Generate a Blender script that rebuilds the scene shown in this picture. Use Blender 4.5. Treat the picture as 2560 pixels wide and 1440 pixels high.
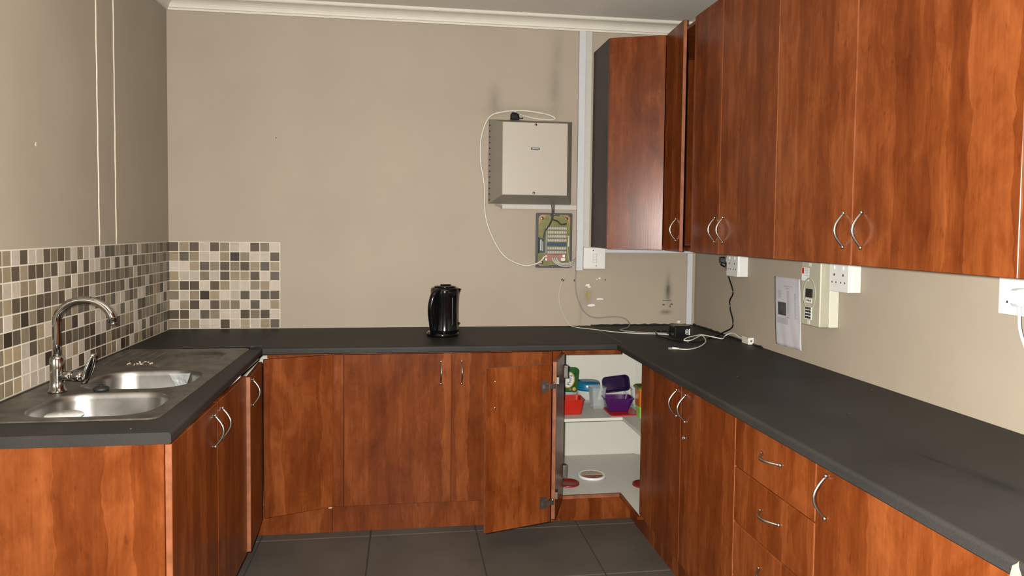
import bpy, bmesh, math, random
from mathutils import Vector, Matrix, noise as mnoise

# ------------------------------------------------------------------ clear
for o in list(bpy.data.objects): bpy.data.objects.remove(o, do_unlink=True)
SC = bpy.context.scene
COL = SC.collection
R = math.radians
rnd = random.Random(7)

# ------------------------------------------------------------------ camera
F_PX, YAW, PITCH, ROLL, PY = 1799.4, 0.14578, 0.043016, 0.010862, 652.68
CAM = Vector((1.2288, -3.9780, 1.4113))
fw = Vector((math.sin(YAW)*math.cos(PITCH), math.cos(YAW)*math.cos(PITCH), -math.sin(PITCH)))
rt = Vector((math.cos(YAW), -math.sin(YAW), 0)); up = rt.cross(fw)
r2 = rt*math.cos(ROLL) + up*math.sin(ROLL); u2 = -rt*math.sin(ROLL) + up*math.cos(ROLL)
cd = bpy.data.cameras.new('camera'); cam = bpy.data.objects.new('camera', cd); COL.objects.link(cam)
cam.matrix_world = Matrix(((r2.x, u2.x, -fw.x, CAM.x), (r2.y, u2.y, -fw.y, CAM.y), (r2.z, u2.z, -fw.z, CAM.z), (0, 0, 0, 1)))
cd.sensor_fit = 'HORIZONTAL'; cd.sensor_width = 36.0; cd.lens = F_PX*36.0/2560.0
cd.shift_y = (PY-720.0)/2560.0
cd.clip_start = 0.02; cd.clip_end = 60
SC.camera = cam

# ------------------------------------------------------------------ light and exposure
w = bpy.data.worlds.new('world'); SC.world = w; w.use_nodes = True
w.node_tree.nodes['Background'].inputs['Color'].default_value = (0.75, 0.85, 1.0, 1)
w.node_tree.nodes['Background'].inputs['Strength'].default_value = 0.03
ld = bpy.data.lights.new('phone_flash', 'SPOT'); ld.energy = 920.0; ld.color = (1.0, 0.965, 0.90)
ld.spot_size = R(165); ld.spot_blend = 0.25; ld.shadow_soft_size = 0.02
lo = bpy.data.objects.new('phone_flash', ld); COL.objects.link(lo)
lo.location = CAM + r2*(-0.045) + u2*0.02 + fw*0.03
lo.rotation_euler = cam.matrix_world.to_euler()
vs = SC.view_settings
SC.display_settings.display_device = 'sRGB'
vs.view_transform = 'Standard'; vs.look = 'None'; vs.gamma = 1.0; vs.use_curve_mapping = False
vs.exposure = 0.0

# ------------------------------------------------------------------ dimensions
W = 2.888            # right wall x
ZC = 2.59            # ceiling
ZW = 0.872           # worktop surface
TH = 0.031           # worktop thickness
YR = -5.6            # wall behind the photographer
ZB = ZW-TH           # top of the cabinets

# ------------------------------------------------------------------ material helpers
def newmat(name):
    m = bpy.data.materials.new(name); m.use_nodes = True
    nt = m.node_tree; b = nt.nodes['Principled BSDF']
    return m, nt, b
def node(nt, t, **kw):
    n = nt.nodes.new(t)
    for k, v in kw.items(): setattr(n, k, v)
    return n
def link(nt, a, b): nt.links.new(a, b)
def plain(name, col, rough=0.5, metal=0.0, spec=0.5, var=0.06, scale=40.0, bump=0.0):
    m, nt, b = newmat(name)
    b.inputs['Roughness'].default_value = rough; b.inputs['Metallic'].default_value = metal
    b.inputs['Specular IOR Level'].default_value = spec
    g = node(nt, 'ShaderNodeNewGeometry'); nz = node(nt, 'ShaderNodeTexNoise'); nz.inputs['Scale'].default_value = scale
    nz.inputs['Detail'].default_value = 3
    link(nt, g.outputs['Position'], nz.inputs['Vector'])
    r = node(nt, 'ShaderNodeValToRGB')
    r.color_ramp.elements[0].position = 0.3; r.color_ramp.elements[1].position = 0.7
    r.color_ramp.elements[0].color = tuple(c*(1-var) for c in col)+(1,)
    r.color_ramp.elements[1].color = tuple(min(1, c*(1+var)) for c in col)+(1,)
    link(nt, nz.outputs['Fac'], r.inputs['Fac']); link(nt, r.outputs['Color'], b.inputs['Base Color'])
    if bump:
        bp = node(nt, 'ShaderNodeBump'); bp.inputs['Strength'].default_value = bump; bp.inputs['Distance'].default_value = 0.002
        link(nt, nz.outputs['Fac'], bp.inputs['Height']); link(nt, bp.outputs['Normal'], b.inputs['Normal'])
    return m
def math_(nt, op, a, b=None):
    n = node(nt, 'ShaderNodeMath', operation=op)
    for i, x in enumerate((a, b)):
        if x is None: continue
        if isinstance(x, (int, float)): n.inputs[i].default_value = x
        else: link(nt, x, n.inputs[i])
    return n.outputs[0]

def wood(name, dark, mid, light, rough=0.3):
    m, nt, b = newmat(name)
    g = node(nt, 'ShaderNodeNewGeometry'); oi = node(nt, 'ShaderNodeObjectInfo')
    off = math_(nt, 'MULTIPLY', oi.outputs['Random'], 37.0)
    cmb = node(nt, 'ShaderNodeCombineXYZ'); link(nt, off, cmb.inputs[0]); link(nt, off, cmb.inputs[2])
    ad = node(nt, 'ShaderNodeVectorMath', operation='ADD'); link(nt, g.outputs['Position'], ad.inputs[0]); link(nt, cmb.outputs[0], ad.inputs[1])
    def nz(sx, sz, detail, rg=0.55, dist=0.0):
        mp = node(nt, 'ShaderNodeMapping'); mp.inputs['Scale'].default_value = (sx, sx, sz)
        link(nt, ad.outputs[0], mp.inputs['Vector'])
        n = node(nt, 'ShaderNodeTexNoise'); n.inputs['Scale'].default_value = 1.0; n.inputs['Detail'].default_value = detail
        n.inputs['Roughness'].default_value = rg; n.inputs['Distortion'].default_value = dist
        link(nt, mp.outputs['Vector'], n.inputs['Vector']); return n.outputs['Fac']
    blot = nz(9, 4.2, 8, 0.68, 0.5); streak = nz(24, 1.8, 5, 0.65, 0.3); fine = nz(170, 7, 2)
    # plank-like vertical bands of the print
    sx = node(nt, 'ShaderNodeSeparateXYZ'); link(nt, ad.outputs[0], sx.inputs[0])
    u = math_(nt, 'ADD', sx.outputs[0], sx.outputs[1])
    u = math_(nt, 'ADD', math_(nt, 'MULTIPLY', u, 15.0), math_(nt, 'MULTIPLY', nz(9, 5, 3), 1.3))
    wn = node(nt, 'ShaderNodeTexWhiteNoise', noise_dimensions='1D'); link(nt, math_(nt, 'FLOOR', u), wn.inputs['W'])
    v = math_(nt, 'ADD', math_(nt, 'MULTIPLY', blot, 0.62), math_(nt, 'MULTIPLY', streak, 0.34))
    v = math_(nt, 'ADD', v, math_(nt, 'MULTIPLY', wn.outputs['Value'], 0.16))
    v = math_(nt, 'ADD', v, math_(nt, 'MULTIPLY', math_(nt, 'SUBTRACT', fine, 0.5), 0.10))
    r = node(nt, 'ShaderNodeValToRGB'); e = r.color_ramp.elements
    e[0].position = 0.36; e[0].color = dark+(1,); e[1].position = 0.72; e[1].color = light+(1,)
    x = e.new(0.54); x.color = mid+(1,)
    link(nt, v, r.inputs['Fac'])
    # small dark flecks
    fl = node(nt, 'ShaderNodeMapRange'); fl.inputs['From Min'].default_value = 0.66; fl.inputs['From Max'].default_value = 0.74
    fl.inputs['To Min'].default_value = 0.0; fl.inputs['To Max'].default_value = 0.36
    link(nt, nz(55, 17, 2), fl.inputs['Value'])
    mx = node(nt, 'ShaderNodeMix', data_type='RGBA'); link(nt, fl.outputs[0], mx.inputs[0]); link(nt, r.outputs['Color'], mx.inputs[6])
    mx.inputs[7].default_value = tuple(c*0.5 for c in dark)+(1,)
    link(nt, mx.outputs[2], b.inputs['Base Color'])
    b.inputs['Roughness'].default_value = rough; b.inputs['Specular IOR Level'].default_value = 0.18
    bp = node(nt, 'ShaderNodeBump'); bp.inputs['Strength'].default_value = 0.10; bp.inputs['Distance'].default_value = 0.0006
    link(nt, fine, bp.inputs['Height']); link(nt, bp.outputs['Normal'], b.inputs['Normal'])
    return m

M = {}
M['wood'] = wood('cherry_laminate', (0.080, 0.0154, 0.0030), (0.140, 0.0320, 0.0068), (0.232, 0.0635, 0.0168), 0.27)
M['edge'] = plain('cherry_edge_band_lit', (0.235, 0.080, 0.034), 0.4, var=0.25, scale=25)  # lightened colour stands in for flash light on the door edges
M['white_board'] = plain('white_melamine', (0.62, 0.60, 0.53), 0.45, var=0.02)
M['white_plastic'] = plain('white_plastic', (0.70, 0.69, 0.66), 0.35, var=0.02)
M['trunking'] = plain('trunking_white', (0.55, 0.55, 0.56), 0.4, var=0.03)
M['trunking_painted'] = plain('trunking_painted', (0.50, 0.47, 0.43), 0.55, var=0.03)
M['cornice'] = plain('cornice_paint', (0.66, 0.62, 0.53), 0.6, var=0.03, scale=12)
M['ceiling'] = plain('ceiling_paint', (0.70, 0.645, 0.565), 0.9, var=0.03, scale=6)
M['chrome'] = plain('chrome', (0.62, 0.60, 0.57), 0.12, metal=1.0, var=0.02)
M['nickel'] = plain('brushed_nickel', (0.66, 0.62, 0.56), 0.28, metal=1.0, var=0.03)
M['hinge'] = plain('hinge_metal', (0.35, 0.33, 0.30), 0.4, metal=1.0, var=0.1)
M['black'] = plain('black_plastic', (0.006, 0.006, 0.007), 0.25, var=0.05)
M['kettle'] = plain('kettle_plastic', (0.0035, 0.0035, 0.004), 0.12, var=0.02)
M['rubber'] = plain('black_rubber', (0.008, 0.008, 0.008), 0.6)
M['cable_white'] = plain('white_cable', (0.62, 0.59, 0.50), 0.45)
M['cable_grey'] = plain('grey_cable', (0.26, 0.245, 0.21), 0.5)
M['cable_dark'] = plain('dark_cable', (0.03, 0.028, 0.025), 0.5)
M['black_print'] = plain('black_print', (0.012, 0.012, 0.012), 0.6)
M['grey_print'] = plain('grey_print', (0.30, 0.29, 0.31), 0.8, var=0.15, scale=150)
M['photo_print'] = plain('photo_print', (0.06, 0.06, 0.065), 0.6, var=0.3)
M['white_print'] = plain('white_print', (0.75, 0.75, 0.75), 0.5)
M['red'] = plain('red_plastic', (0.45, 0.016, 0.006), 0.3)
M['dark_red'] = plain('dark_red_plastic', (0.22, 0.010, 0.006), 0.35)
M['purple'] = plain('purple_plastic', (0.055, 0.008, 0.085), 0.22)
M['dark_purple'] = plain('dark_purple_plastic', (0.022, 0.010, 0.042), 0.2)
M['blue'] = plain('blue_plastic', (0.008, 0.13, 0.24), 0.3)
M['green'] = plain('green_tub_print', (0.018, 0.085, 0.014), 0.35, var=0.35, scale=25)
M['lime'] = plain('lime_plastic', (0.30, 0.55, 0.10), 0.4)
M['orange'] = plain('orange_plastic', (0.50, 0.12, 0.005), 0.35)
M['olive'] = plain('olive_plastic', (0.12, 0.14, 0.02), 0.4)
M['gold_print'] = plain('gold_print', (0.45, 0.30, 0.05), 0.5)
M['box_grey'] = plain('beige_painted_metal', (0.40, 0.36, 0.30), 0.42, var=0.02, bump=0.05, scale=300)
M['box_side'] = plain('grey_painted_metal', (0.30, 0.27, 0.22), 0.5, var=0.03)
M['slot'] = plain('slot_dark', (0.02, 0.019, 0.017), 0.8)
M['meter'] = plain('meter_beige', (0.40, 0.38, 0.29), 0.45, var=0.03)
M['meter_light'] = plain('meter_cream', (0.60, 0.58, 0.48), 0.45, var=0.02)
M['paper'] = plain('paper', (0.52, 0.50, 0.53), 0.75, var=0.06, scale=14)
M['pcb'] = plain('circuit_board', (0.14, 0.135, 0.020), 0.45, var=0.35, scale=30)
M['pcb_copper'] = plain('copper_pour', (0.36, 0.16, 0.055), 0.45, var=0.15)
M['pcb_plate'] = plain('dark_backplate', (0.035, 0.033, 0.045), 0.5)
M['strip'] = plain('terminal_grey', (0.24, 0.22, 0.20), 0.5)
M['strip_blue'] = plain('terminal_blue', (0.010, 0.045, 0.11), 0.45)
M['tooth'] = plain('terminal_contact', (0.62, 0.58, 0.50), 0.35)
M['module'] = plain('module_green', (0.006, 0.03, 0.025), 0.4)
M['module_red'] = plain('module_red', (0.32, 0.12, 0.11), 0.5)
M['chip'] = plain('raw_chipboard', (0.52, 0.40, 0.22), 0.9, var=0.3, scale=120)
M['residue'] = plain('food_residue', (0.45, 0.34, 0.26), 0.8, var=0.3, scale=200)
M['paint_chip'] = plain('bare_plaster', (0.75, 0.73, 0.70), 0.9)
M['yellow_tape'] = plain('old_yellow_tape', (0.32, 0.26, 0.06), 0.7, var=0.2)
M['ridge'] = plain('pale_filler', (0.60, 0.53, 0.42), 0.8)
M['mark'] = plain('dark_wall_mark', (0.10, 0.09, 0.075), 0.8)
M['grout'] = plain('tile_grout', (0.62, 0.58, 0.47), 0.85, var=0.06, scale=60)
M['floor_grout'] = plain('floor_grout', (0.03, 0.027, 0.024), 0.9)
M['ceramic_white'] = plain('white_ceramic', (0.72, 0.72, 0.70), 0.2, var=0.01)

# clear plastic
m, nt, b = newmat('clear_plastic')
b.inputs['Base Color'].default_value = (0.75, 0.8, 0.8, 1); b.inputs['Roughness'].default_value = 0.15
b.inputs['Alpha'].default_value = 0.17; M['clear'] = m
m, nt, b = newmat('window_glass')
b.inputs['Base Color'].default_value = (0.02, 0.022, 0.025, 1); b.inputs['Roughness'].default_value = 0.05; M['glass'] = m

# brushed, stained stainless steel
m, nt, b = newmat('stainless_steel')
g = node(nt, 'ShaderNodeNewGeometry'); n1 = node(nt, 'ShaderNodeTexNoise'); n1.inputs['Scale'].default_value = 9; n1.inputs['Detail'].default_value = 6
link(nt, g.outputs['Position'], n1.inputs['Vector'])
r = node(nt, 'ShaderNodeValToRGB'); r.color_ramp.elements[0].color = (0.30, 0.285, 0.26, 1); r.color_ramp.elements[1].color = (0.52, 0.50, 0.47, 1)
r.color_ramp.elements[0].position = 0.35; r.color_ramp.elements[1].position = 0.7
link(nt, n1.outputs['Fac'], r.inputs['Fac']); link(nt, r.outputs['Color'], b.inputs['Base Color'])
b.inputs['Metallic'].default_value = 1.0
mr = node(nt, 'ShaderNodeMapRange'); mr.inputs['To Min'].default_value = 0.28; mr.inputs['To Max'].default_value = 0.42
link(nt, n1.outputs['Fac'], mr.inputs['Value']); link(nt, mr.outputs[0], b.inputs['Roughness'])
M['steel'] = m
m, nt, b = newmat('grimy_steel')
g = node(nt, 'ShaderNodeNewGeometry'); n1 = node(nt, 'ShaderNodeTexNoise'); n1.inputs['Scale'].default_value = 14; n1.inputs['Detail'].default_value = 8; n1.inputs['Roughness'].default_value = 0.65
link(nt, g.outputs['Position'], n1.inputs['Vector'])
r = node(nt, 'ShaderNodeValToRGB'); r.color_ramp.elements[0].color = (0.12, 0.105, 0.09, 1); r.color_ramp.elements[1].color = (0.27, 0.25, 0.225, 1)
r.color_ramp.elements[0].position = 0.35; r.color_ramp.elements[1].position = 0.68
link(nt, n1.outputs['Fac'], r.inputs['Fac']); link(nt, r.outputs['Color'], b.inputs['Base Color'])
b.inputs['Metallic'].default_value = 0.85; b.inputs['Roughness'].default_value = 0.42
M['steel_grimy'] = m

# worktop laminate: charcoal with fine speckle and scuffs
m, nt, b = newmat('charcoal_laminate')
g = node(nt, 'ShaderNodeNewGeometry')
n1 = node(nt, 'ShaderNodeTexNoise'); n1.inputs['Scale'].default_value = 3.0; n1.inputs['Detail'].default_value = 6
n2 = node(nt, 'ShaderNodeTexNoise'); n2.inputs['Scale'].default_value = 420; n2.inputs['Detail'].default_value = 2
for n in (n1, n2): link(nt, g.outputs['Position'], n.inputs['Vector'])
v = math_(nt, 'ADD', math_(nt, 'MULTIPLY', n1.outputs['Fac'], 0.6), math_(nt, 'MULTIPLY', n2.outputs['Fac'], 0.4))
r = node(nt, 'ShaderNodeValToRGB'); e = r.color_ramp.elements
e[0].position = 0.32; e[0].color = (0.022, 0.0205, 0.0190, 1); e[1].position = 0.7; e[1].color = (0.042, 0.039, 0.036, 1)
link(nt, v, r.inputs['Fac'])
vo = node(nt, 'ShaderNodeTexVoronoi'); vo.inputs['Scale'].default_value = 14; link(nt, g.outputs['Position'], vo.inputs['Vector'])
lt = math_(nt, 'LESS_THAN', vo.outputs['Distance'], 0.045)
wn = node(nt, 'ShaderNodeTexWhiteNoise'); link(nt, vo.outputs['Position'], wn.inputs['Vector'])
lt = math_(nt, 'MULTIPLY', lt, math_(nt, 'GREATER_THAN', wn.outputs['Value'], 0.8))
mx = node(nt, 'ShaderNodeMix', data_type='RGBA'); link(nt, lt, mx.inputs[0]); link(nt, r.outputs['Color'], mx.inputs[6]); mx.inputs[7].default_value = (0.3, 0.28, 0.25, 1)
# a dark scorched stain on the near part of the right worktop
sx = node(nt, 'ShaderNodeSeparateXYZ'); link(nt, g.outputs['Position'], sx.inputs[0])
def gauss(nt, sep, a, b_, ca, cb, sa, sb, rot=0.0):
    da = math_(nt, 'SUBTRACT', sep.outputs[a], ca); db = math_(nt, 'SUBTRACT', sep.outputs[b_], cb)
    c, s = math.cos(rot), math.sin(rot)
    p = math_(nt, 'ADD', math_(nt, 'MULTIPLY', da, c), math_(nt, 'MULTIPLY', db, s))
    q = math_(nt, 'SUBTRACT', math_(nt, 'MULTIPLY', db, c), math_(nt, 'MULTIPLY', da, s))
    p = math_(nt, 'POWER', math_(nt, 'ABSOLUTE', math_(nt, 'DIVIDE', p, sa)), 2.0)
    q = math_(nt, 'POWER', math_(nt, 'ABSOLUTE', math_(nt, 'DIVIDE', q, sb)), 2.0)
    return math_(nt, 'EXPONENT', math_(nt, 'MULTIPLY', math_(nt, 'ADD', p, q), -1.0))
st = math_(nt, 'MINIMUM', math_(nt, 'ADD', gauss(nt, sx, 0, 1, 2.481, -2.435, 0.0075, 0.055, 0.11), gauss(nt, sx, 0, 1, 2.503, -2.60, 0.022, 0.080, 0.05)), 1.0)
mx2 = node(nt, 'ShaderNodeMix', data_type='RGBA'); link(nt, math_(nt, 'MULTIPLY', st, 0.8), mx2.inputs[0]); link(nt, mx.outputs[2], mx2.inputs[6]); mx2.inputs[7].default_value = (0.012, 0.012, 0.012, 1)
link(nt, mx2.outputs[2], b.inputs['Base Color'])
b.inputs['Roughness'].default_value = 0.5; b.inputs['Specular IOR Level'].default_value = 0.12
bp = node(nt, 'ShaderNodeBump'); bp.inputs['Strength'].default_value = 0.15; bp.inputs['Distance'].default_value = 0.0008
link(nt, n2.outputs['Fac'], bp.inputs['Height']); link(nt, bp.outputs['Normal'], b.inputs['Normal'])
M['worktop'] = m

# wall paint, with the soot smudges and other darker marks of the back wall
def wallpaint(name, col, smudges=()):
    m, nt, b = newmat(name)
    g = node(nt, 'ShaderNodeNewGeometry')
    n1 = node(nt, 'ShaderNodeTexNoise'); n1.inputs['Scale'].default_value = 2.2; n1.inputs['Detail'].default_value = 5
    n2 = node(nt, 'ShaderNodeTexNoise'); n2.inputs['Scale'].default_value = 130; n2.inputs['Detail'].default_value = 3
    for n in (n1, n2): link(nt, g.outputs['Position'], n.inputs['Vector'])
    r = node(nt, 'ShaderNodeValToRGB'); e = r.color_ramp.elements
    e[0].position = 0.35; e[0].color = tuple(c*0.95 for c in col)+(1,); e[1].position = 0.68; e[1].color = tuple(c*1.04 for c in col)+(1,)
    link(nt, n1.outputs['Fac'], r.inputs['Fac']); out = r.outputs['Color']
    if smudges:
        sep = node(nt, 'ShaderNodeSeparateXYZ'); link(nt, g.outputs['Position'], sep.inputs[0])
        tot = None
        for (cx, cz, sx_, sz_, k) in smudges:
            q = math_(nt, 'MULTIPLY', gauss(nt, sep, 0, 2, cx, cz, sx_, sz_), k)
            tot = q if tot is None else math_(nt, 'ADD', tot, q)
        nz = node(nt, 'ShaderNodeTexNoise'); nz.inputs['Scale'].default_value = 30; link(nt, g.outputs['Position'], nz.inputs['Vector'])
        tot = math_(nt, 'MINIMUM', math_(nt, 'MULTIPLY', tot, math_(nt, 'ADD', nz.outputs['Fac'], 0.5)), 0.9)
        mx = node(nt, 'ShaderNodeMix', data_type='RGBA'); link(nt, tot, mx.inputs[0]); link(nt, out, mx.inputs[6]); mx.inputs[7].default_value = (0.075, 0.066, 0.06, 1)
        out = mx.outputs[2]
    link(nt, out, b.inputs['Base Color']); b.inputs['Roughness'].default_value = 0.62; b.inputs['Specular IOR Level'].default_value = 0.35
    bp = node(nt, 'ShaderNodeBump'); bp.inputs['Strength'].default_value = 0.10; bp.inputs['Distance'].default_value = 0.0015
    link(nt, n2.outputs['Fac'], bp.inputs['Height']); link(nt, bp.outputs['Normal'], b.inputs['Normal'])
    return m
TAUPE = (0.370, 0.312, 0.240)
M['wall'] = wallpaint('taupe_wall', TAUPE)
M['wall_back'] = wallpaint('taupe_wall_sooty', TAUPE, [
    (1.705, 2.12, 0.032, 0.080, 0.32), (2.045, 2.20, 0.034, 0.14, 0.30), (2.06, 2.42, 0.03, 0.08, 0.2), (1.86, 2.07, 0.20, 0.03, 0.2),
    (2.728, 1.085, 0.014, 0.075, 0.55), (2.728, 1.06, 0.024, 0.04, 0.35), (2.715, 0.947, 0.030, 0.012, 0.75), (2.45, 1.28, 0.5, 0.03, 0.12),  # last on this line: faint wide darker band below the corner cupboard
    (2.25, 1.035, 0.025, 0.06, 0.30), (2.21, 0.96, 0.01, 0.12, 0.2)])

# floor tile glaze
m, nt, b = newmat('grey_floor_tile')
g = node(nt, 'ShaderNodeNewGeometry'); oi = node(nt, 'ShaderNodeObjectInfo')
n1 = node(nt, 'ShaderNodeTexNoise'); n1.inputs['Scale'].default_value = 4; n1.inputs['Detail'].default_value = 7
n2 = node(nt, 'ShaderNodeTexNoise'); n2.inputs['Scale'].default_value = 90; n2.inputs['Detail'].default_value = 2
for n in (n1, n2): link(nt, g.outputs['Position'], n.inputs['Vector'])
v = math_(nt, 'ADD', math_(nt, 'MULTIPLY', n1.outputs['Fac'], 0.7), math_(nt, 'MULTIPLY', n2.outputs['Fac'], 0.3))
r = node(nt, 'ShaderNodeValToRGB'); e = r.color_ramp.elements
e[0].position = 0.3; e[0].color = (0.068, 0.056, 0.046, 1); e[1].position = 0.7; e[1].color = (0.102, 0.086, 0.071, 1)
link(nt, v, r.inputs['Fac']); link(nt, r.outputs['Color'], b.inputs['Base Color']); b.inputs['Roughness'].default_value = 0.5; b.inputs['Specular IOR Level'].default_value = 0.3
M['floor_tile'] = m

# mosaic glazes
def mosaic(name, col):
    m, nt, b = newmat(name)
    g = node(nt, 'ShaderNodeNewGeometry'); oi = node(nt, 'ShaderNodeObjectInfo')
    n1 = node(nt, 'ShaderNodeTexNoise'); n1.inputs['Scale'].default_value = 38; n1.inputs['Detail'].default_value = 4
    link(nt, g.outputs['Position'], n1.inputs['Vector'])
    v = math_(nt, 'ADD', math_(nt, 'MULTIPLY', n1.outputs['Fac'], 0.55), math_(nt, 'MULTIPLY', oi.outputs['Random'], 0.45))
    r = node(nt, 'ShaderNodeValToRGB'); e = r.color_ramp.elements
    e[0].position = 0.2; e[0].color = tuple(c*0.82 for c in col)+(1,); e[1].position = 0.8; e[1].color = tuple(min(1, c*1.18) for c in col)+(1,)
    link(nt, v, r.inputs['Fac']); link(nt, r.outputs['Color'], b.inputs['Base Color']); b.inputs['Roughness'].default_value = 0.35
    b.inputs['Specular IOR Level'].default_value = 0.3
    return m
MOS = {'L': mosaic('mosaic_cream', (0.475, 0.405, 0.335)), 'K': mosaic('mosaic_khaki', (0.285, 0.220, 0.140)),
       'M': mosaic('mosaic_taupe', (0.20, 0.158, 0.108)), 'D': mosaic('mosaic_brown', (0.082, 0.058, 0.040)),
       'X': mosaic('mosaic_espresso', (0.038, 0.025, 0.017)), 'S': mosaic('mosaic_slate', (0.098, 0.078, 0.058))}

# reflectances lowered together under a stronger flash, so bounced light fills the shade less
ALB = 0.62
for m in bpy.data.materials:
    nt = m.node_tree
    for n in nt.nodes:
        if n.type == 'VALTORGB':
            for e_ in n.color_ramp.elements: e_.color = tuple(c*ALB for c in e_.color[:3])+(1,)
        elif n.type == 'MIX' and n.data_type == 'RGBA':
            n.inputs[7].default_value = tuple(c*ALB for c in n.inputs[7].default_value[:3])+(1,)
        elif n.type == 'BSDF_PRINCIPLED':
            n.inputs['Specular IOR Level'].default_value *= 0.7
            if not n.inputs['Base Color'].is_linked:
                n.inputs['Base Color'].default_value = tuple(c*ALB for c in n.inputs['Base Color'].default_value[:3])+(1,)

# ------------------------------------------------------------------ mesh helpers
class MB:
    def __init__(s): s.v = []; s.f = []; s.sm = []
    def add(s, vs, fs, smooth=False):
        n = len(s.v); s.v += [tuple(p) for p in vs]
        for f in fs: s.f.append(tuple(i+n for i in f)); s.sm.append(smooth)
        return s
    def box(s, x0, x1, y0, y1, z0, z1):
        if x0 > x1: x0, x1 = x1, x0
        if y0 > y1: y0, y1 = y1, y0
        if z0 > z1: z0, z1 = z1, z0
        v = [(x, y, z) for z in (z0, z1) for y in (y0, y1) for x in (x0, x1)]
        return s.add(v, [(0, 2, 3, 1), (4, 5, 7, 6), (0, 1, 5, 4), (2, 6, 7, 3), (0, 4, 6, 2), (1, 3, 7, 5)])
    def prism(s, poly, z0, z1, axis='z'):
        n = len(poly)
        def P(a, b, c): return {'z': (a, b, c), 'y': (a, c, b), 'x': (c, a, b)}[axis]
        v = [P(a, b, z0) for a, b in poly]+[P(a, b, z1) for a, b in poly]
        fs = [tuple(range(n-1, -1, -1)), tuple(range(n, 2*n))]+[(i, (i+1) % n, n+(i+1) % n, n+i) for i in range(n)]
        return s.add(v, fs)
    def loft(s, rings, closed=True, cap0=True, cap1=True, smooth=True):
        n = len(rings[0]); v = [p for rg in rings for p in rg]; fs = []
        for k in range(len(rings)-1):
            for i in range(n if closed else n-1):
                j = (i+1) % n; fs.append((k*n+i, k*n+j, (k+1)*n+j, (k+1)*n+i))
        if cap0: fs.append(tuple(range(n-1, -1, -1)))
        if cap1: fs.append(tuple((len(rings)-1)*n+i for i in range(n)))
        return s.add(v, fs, smooth)
    def tube(s, pts, rad, n=8, caps=True, flat=1.0):
        pts = [Vector(p) for p in pts]; rings = []; nrm = None
        for i, p in enumerate(pts):
            t = (pts[min(i+1, len(pts)-1)]-pts[max(i-1, 0)]).normalized()
            if nrm is None:
                a = Vector((0, 0, 1)) if abs(t.z) < 0.9 else Vector((1, 0, 0)); nrm = t.cross(a).normalized()
            else:
                nrm = (nrm-t*nrm.dot(t)).normalized()
            bn = t.cross(nrm); r_ = rad[i] if isinstance(rad, (list, tuple)) else rad
            rings.append([p+nrm*(r_*math.cos(2*math.pi*k/n))+bn*(r_*flat*math.sin(2*math.pi*k/n)) for k in range(n)])
        return s.loft(rings, True, caps, caps)
    def lathe(s, prof, c, n=28, ax=Vector((0, 0, 1)), caps=True, ell=1.0):
        ax = Vector(ax).normalized(); a = Vector((1, 0, 0)) if abs(ax.x) < 0.9 else Vector((0, 1, 0))
        if abs(ax.z) > 0.9: a = Vector((1, 0, 0))
        e1 = (a-ax*a.dot(ax)).normalized(); e2 = ax.cross(e1); c = Vector(c)
        rings = [[c+ax*h+e1*(r_*math.cos(2*math.pi*k/n))+e2*(r_*ell*math.sin(2*math.pi*k/n)) for k in range(n)] for r_, h in prof]
        return s.loft(rings, True, caps, caps)
    def xf(s, mat):
        s.v = [tuple(mat @ Vector(p)) for p in s.v]; return s
    def build(s, name, mat, parent=None, bevel=0.0, seg=1, loc=None, mats=None):
        org = Vector((0, 0, 0))
        if parent is not None:
            q = parent
            while q is not None: org = org+q.location; q = q.parent
        elif loc is not None: org = Vector(loc)
        me = bpy.data.meshes.new(name)
        me.from_pydata([tuple(Vector(p)-org) for p in s.v], [], s.f)
        for p, sm in zip(me.polygons, s.sm): p.use_smooth = sm
        bm = bmesh.new(); bm.from_mesh(me); bmesh.ops.recalc_face_normals(bm, faces=bm.faces)
        if bevel:
            bmesh.ops.bevel(bm, geom=[e for e in bm.edges if len(e.link_faces) == 2 and e.calc_face_angle(0) > 0.6], offset=bevel, segments=seg, profile=0.5, affect='EDGES', clamp_overlap=True)
        bm.to_mesh(me); bm.free()
        me.materials.append(M[mat] if isinstance(mat, str) else mat)
        o = bpy.data.objects.new(name, me); COL.objects.link(o)
        if parent is not None: o.parent = parent
        elif loc is not None: o.location = loc
        return o
def box(x0, x1, y0, y1, z0, z1): return MB().box(x0, x1, y0, y1, z0, z1)
def tag(o, label=None, cat=None, group=None, kind=None):
    if label: o['label'] = label
    if cat: o['category'] = cat
    if group: o['group'] = group
    if kind: o['kind'] = kind
    return o
def thing(name, label, cat, loc=(0, 0, 0), group=None):
    o = bpy.data.objects.new(name, None); COL.objects.link(o); o.location = loc; o.empty_display_size = 0.05
    return tag(o, label, cat, group)
def struct(o, label=None, cat=None): return tag(o, label, cat, kind='structure')
def cr(pts, k=8):
    """Catmull-Rom through the points"""
    p = [Vector(q) for q in pts]; p = [p[0]*2-p[1]]+p+[p[-1]*2-p[-2]]; out = []
    for i in range(1, len(p)-2):
        for j in range(k):
            t = j/k; a, b_, c, d = p[i-1], p[i], p[i+1], p[i+2]
            out.append(0.5*((2*b_)+(c-a)*t+(2*a-5*b_+4*c-d)*t*t+(3*b_-a-3*c+d)*t**3))
    out.append(p[-2]); return out
def rrect(cx, cy, lx, ly, r, n=6):
    out = []
    for qx, qy, a0 in ((1, 1, 0), (-1, 1, 90), (-1, -1, 180), (1, -1, 270)):
        for k in range(n+1):
            a = R(a0+90*k/n); out.append((cx+qx*(lx/2-r)+r*math.cos(a), cy+qy*(ly/2-r)+r*math.sin(a)))
    return out
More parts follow.
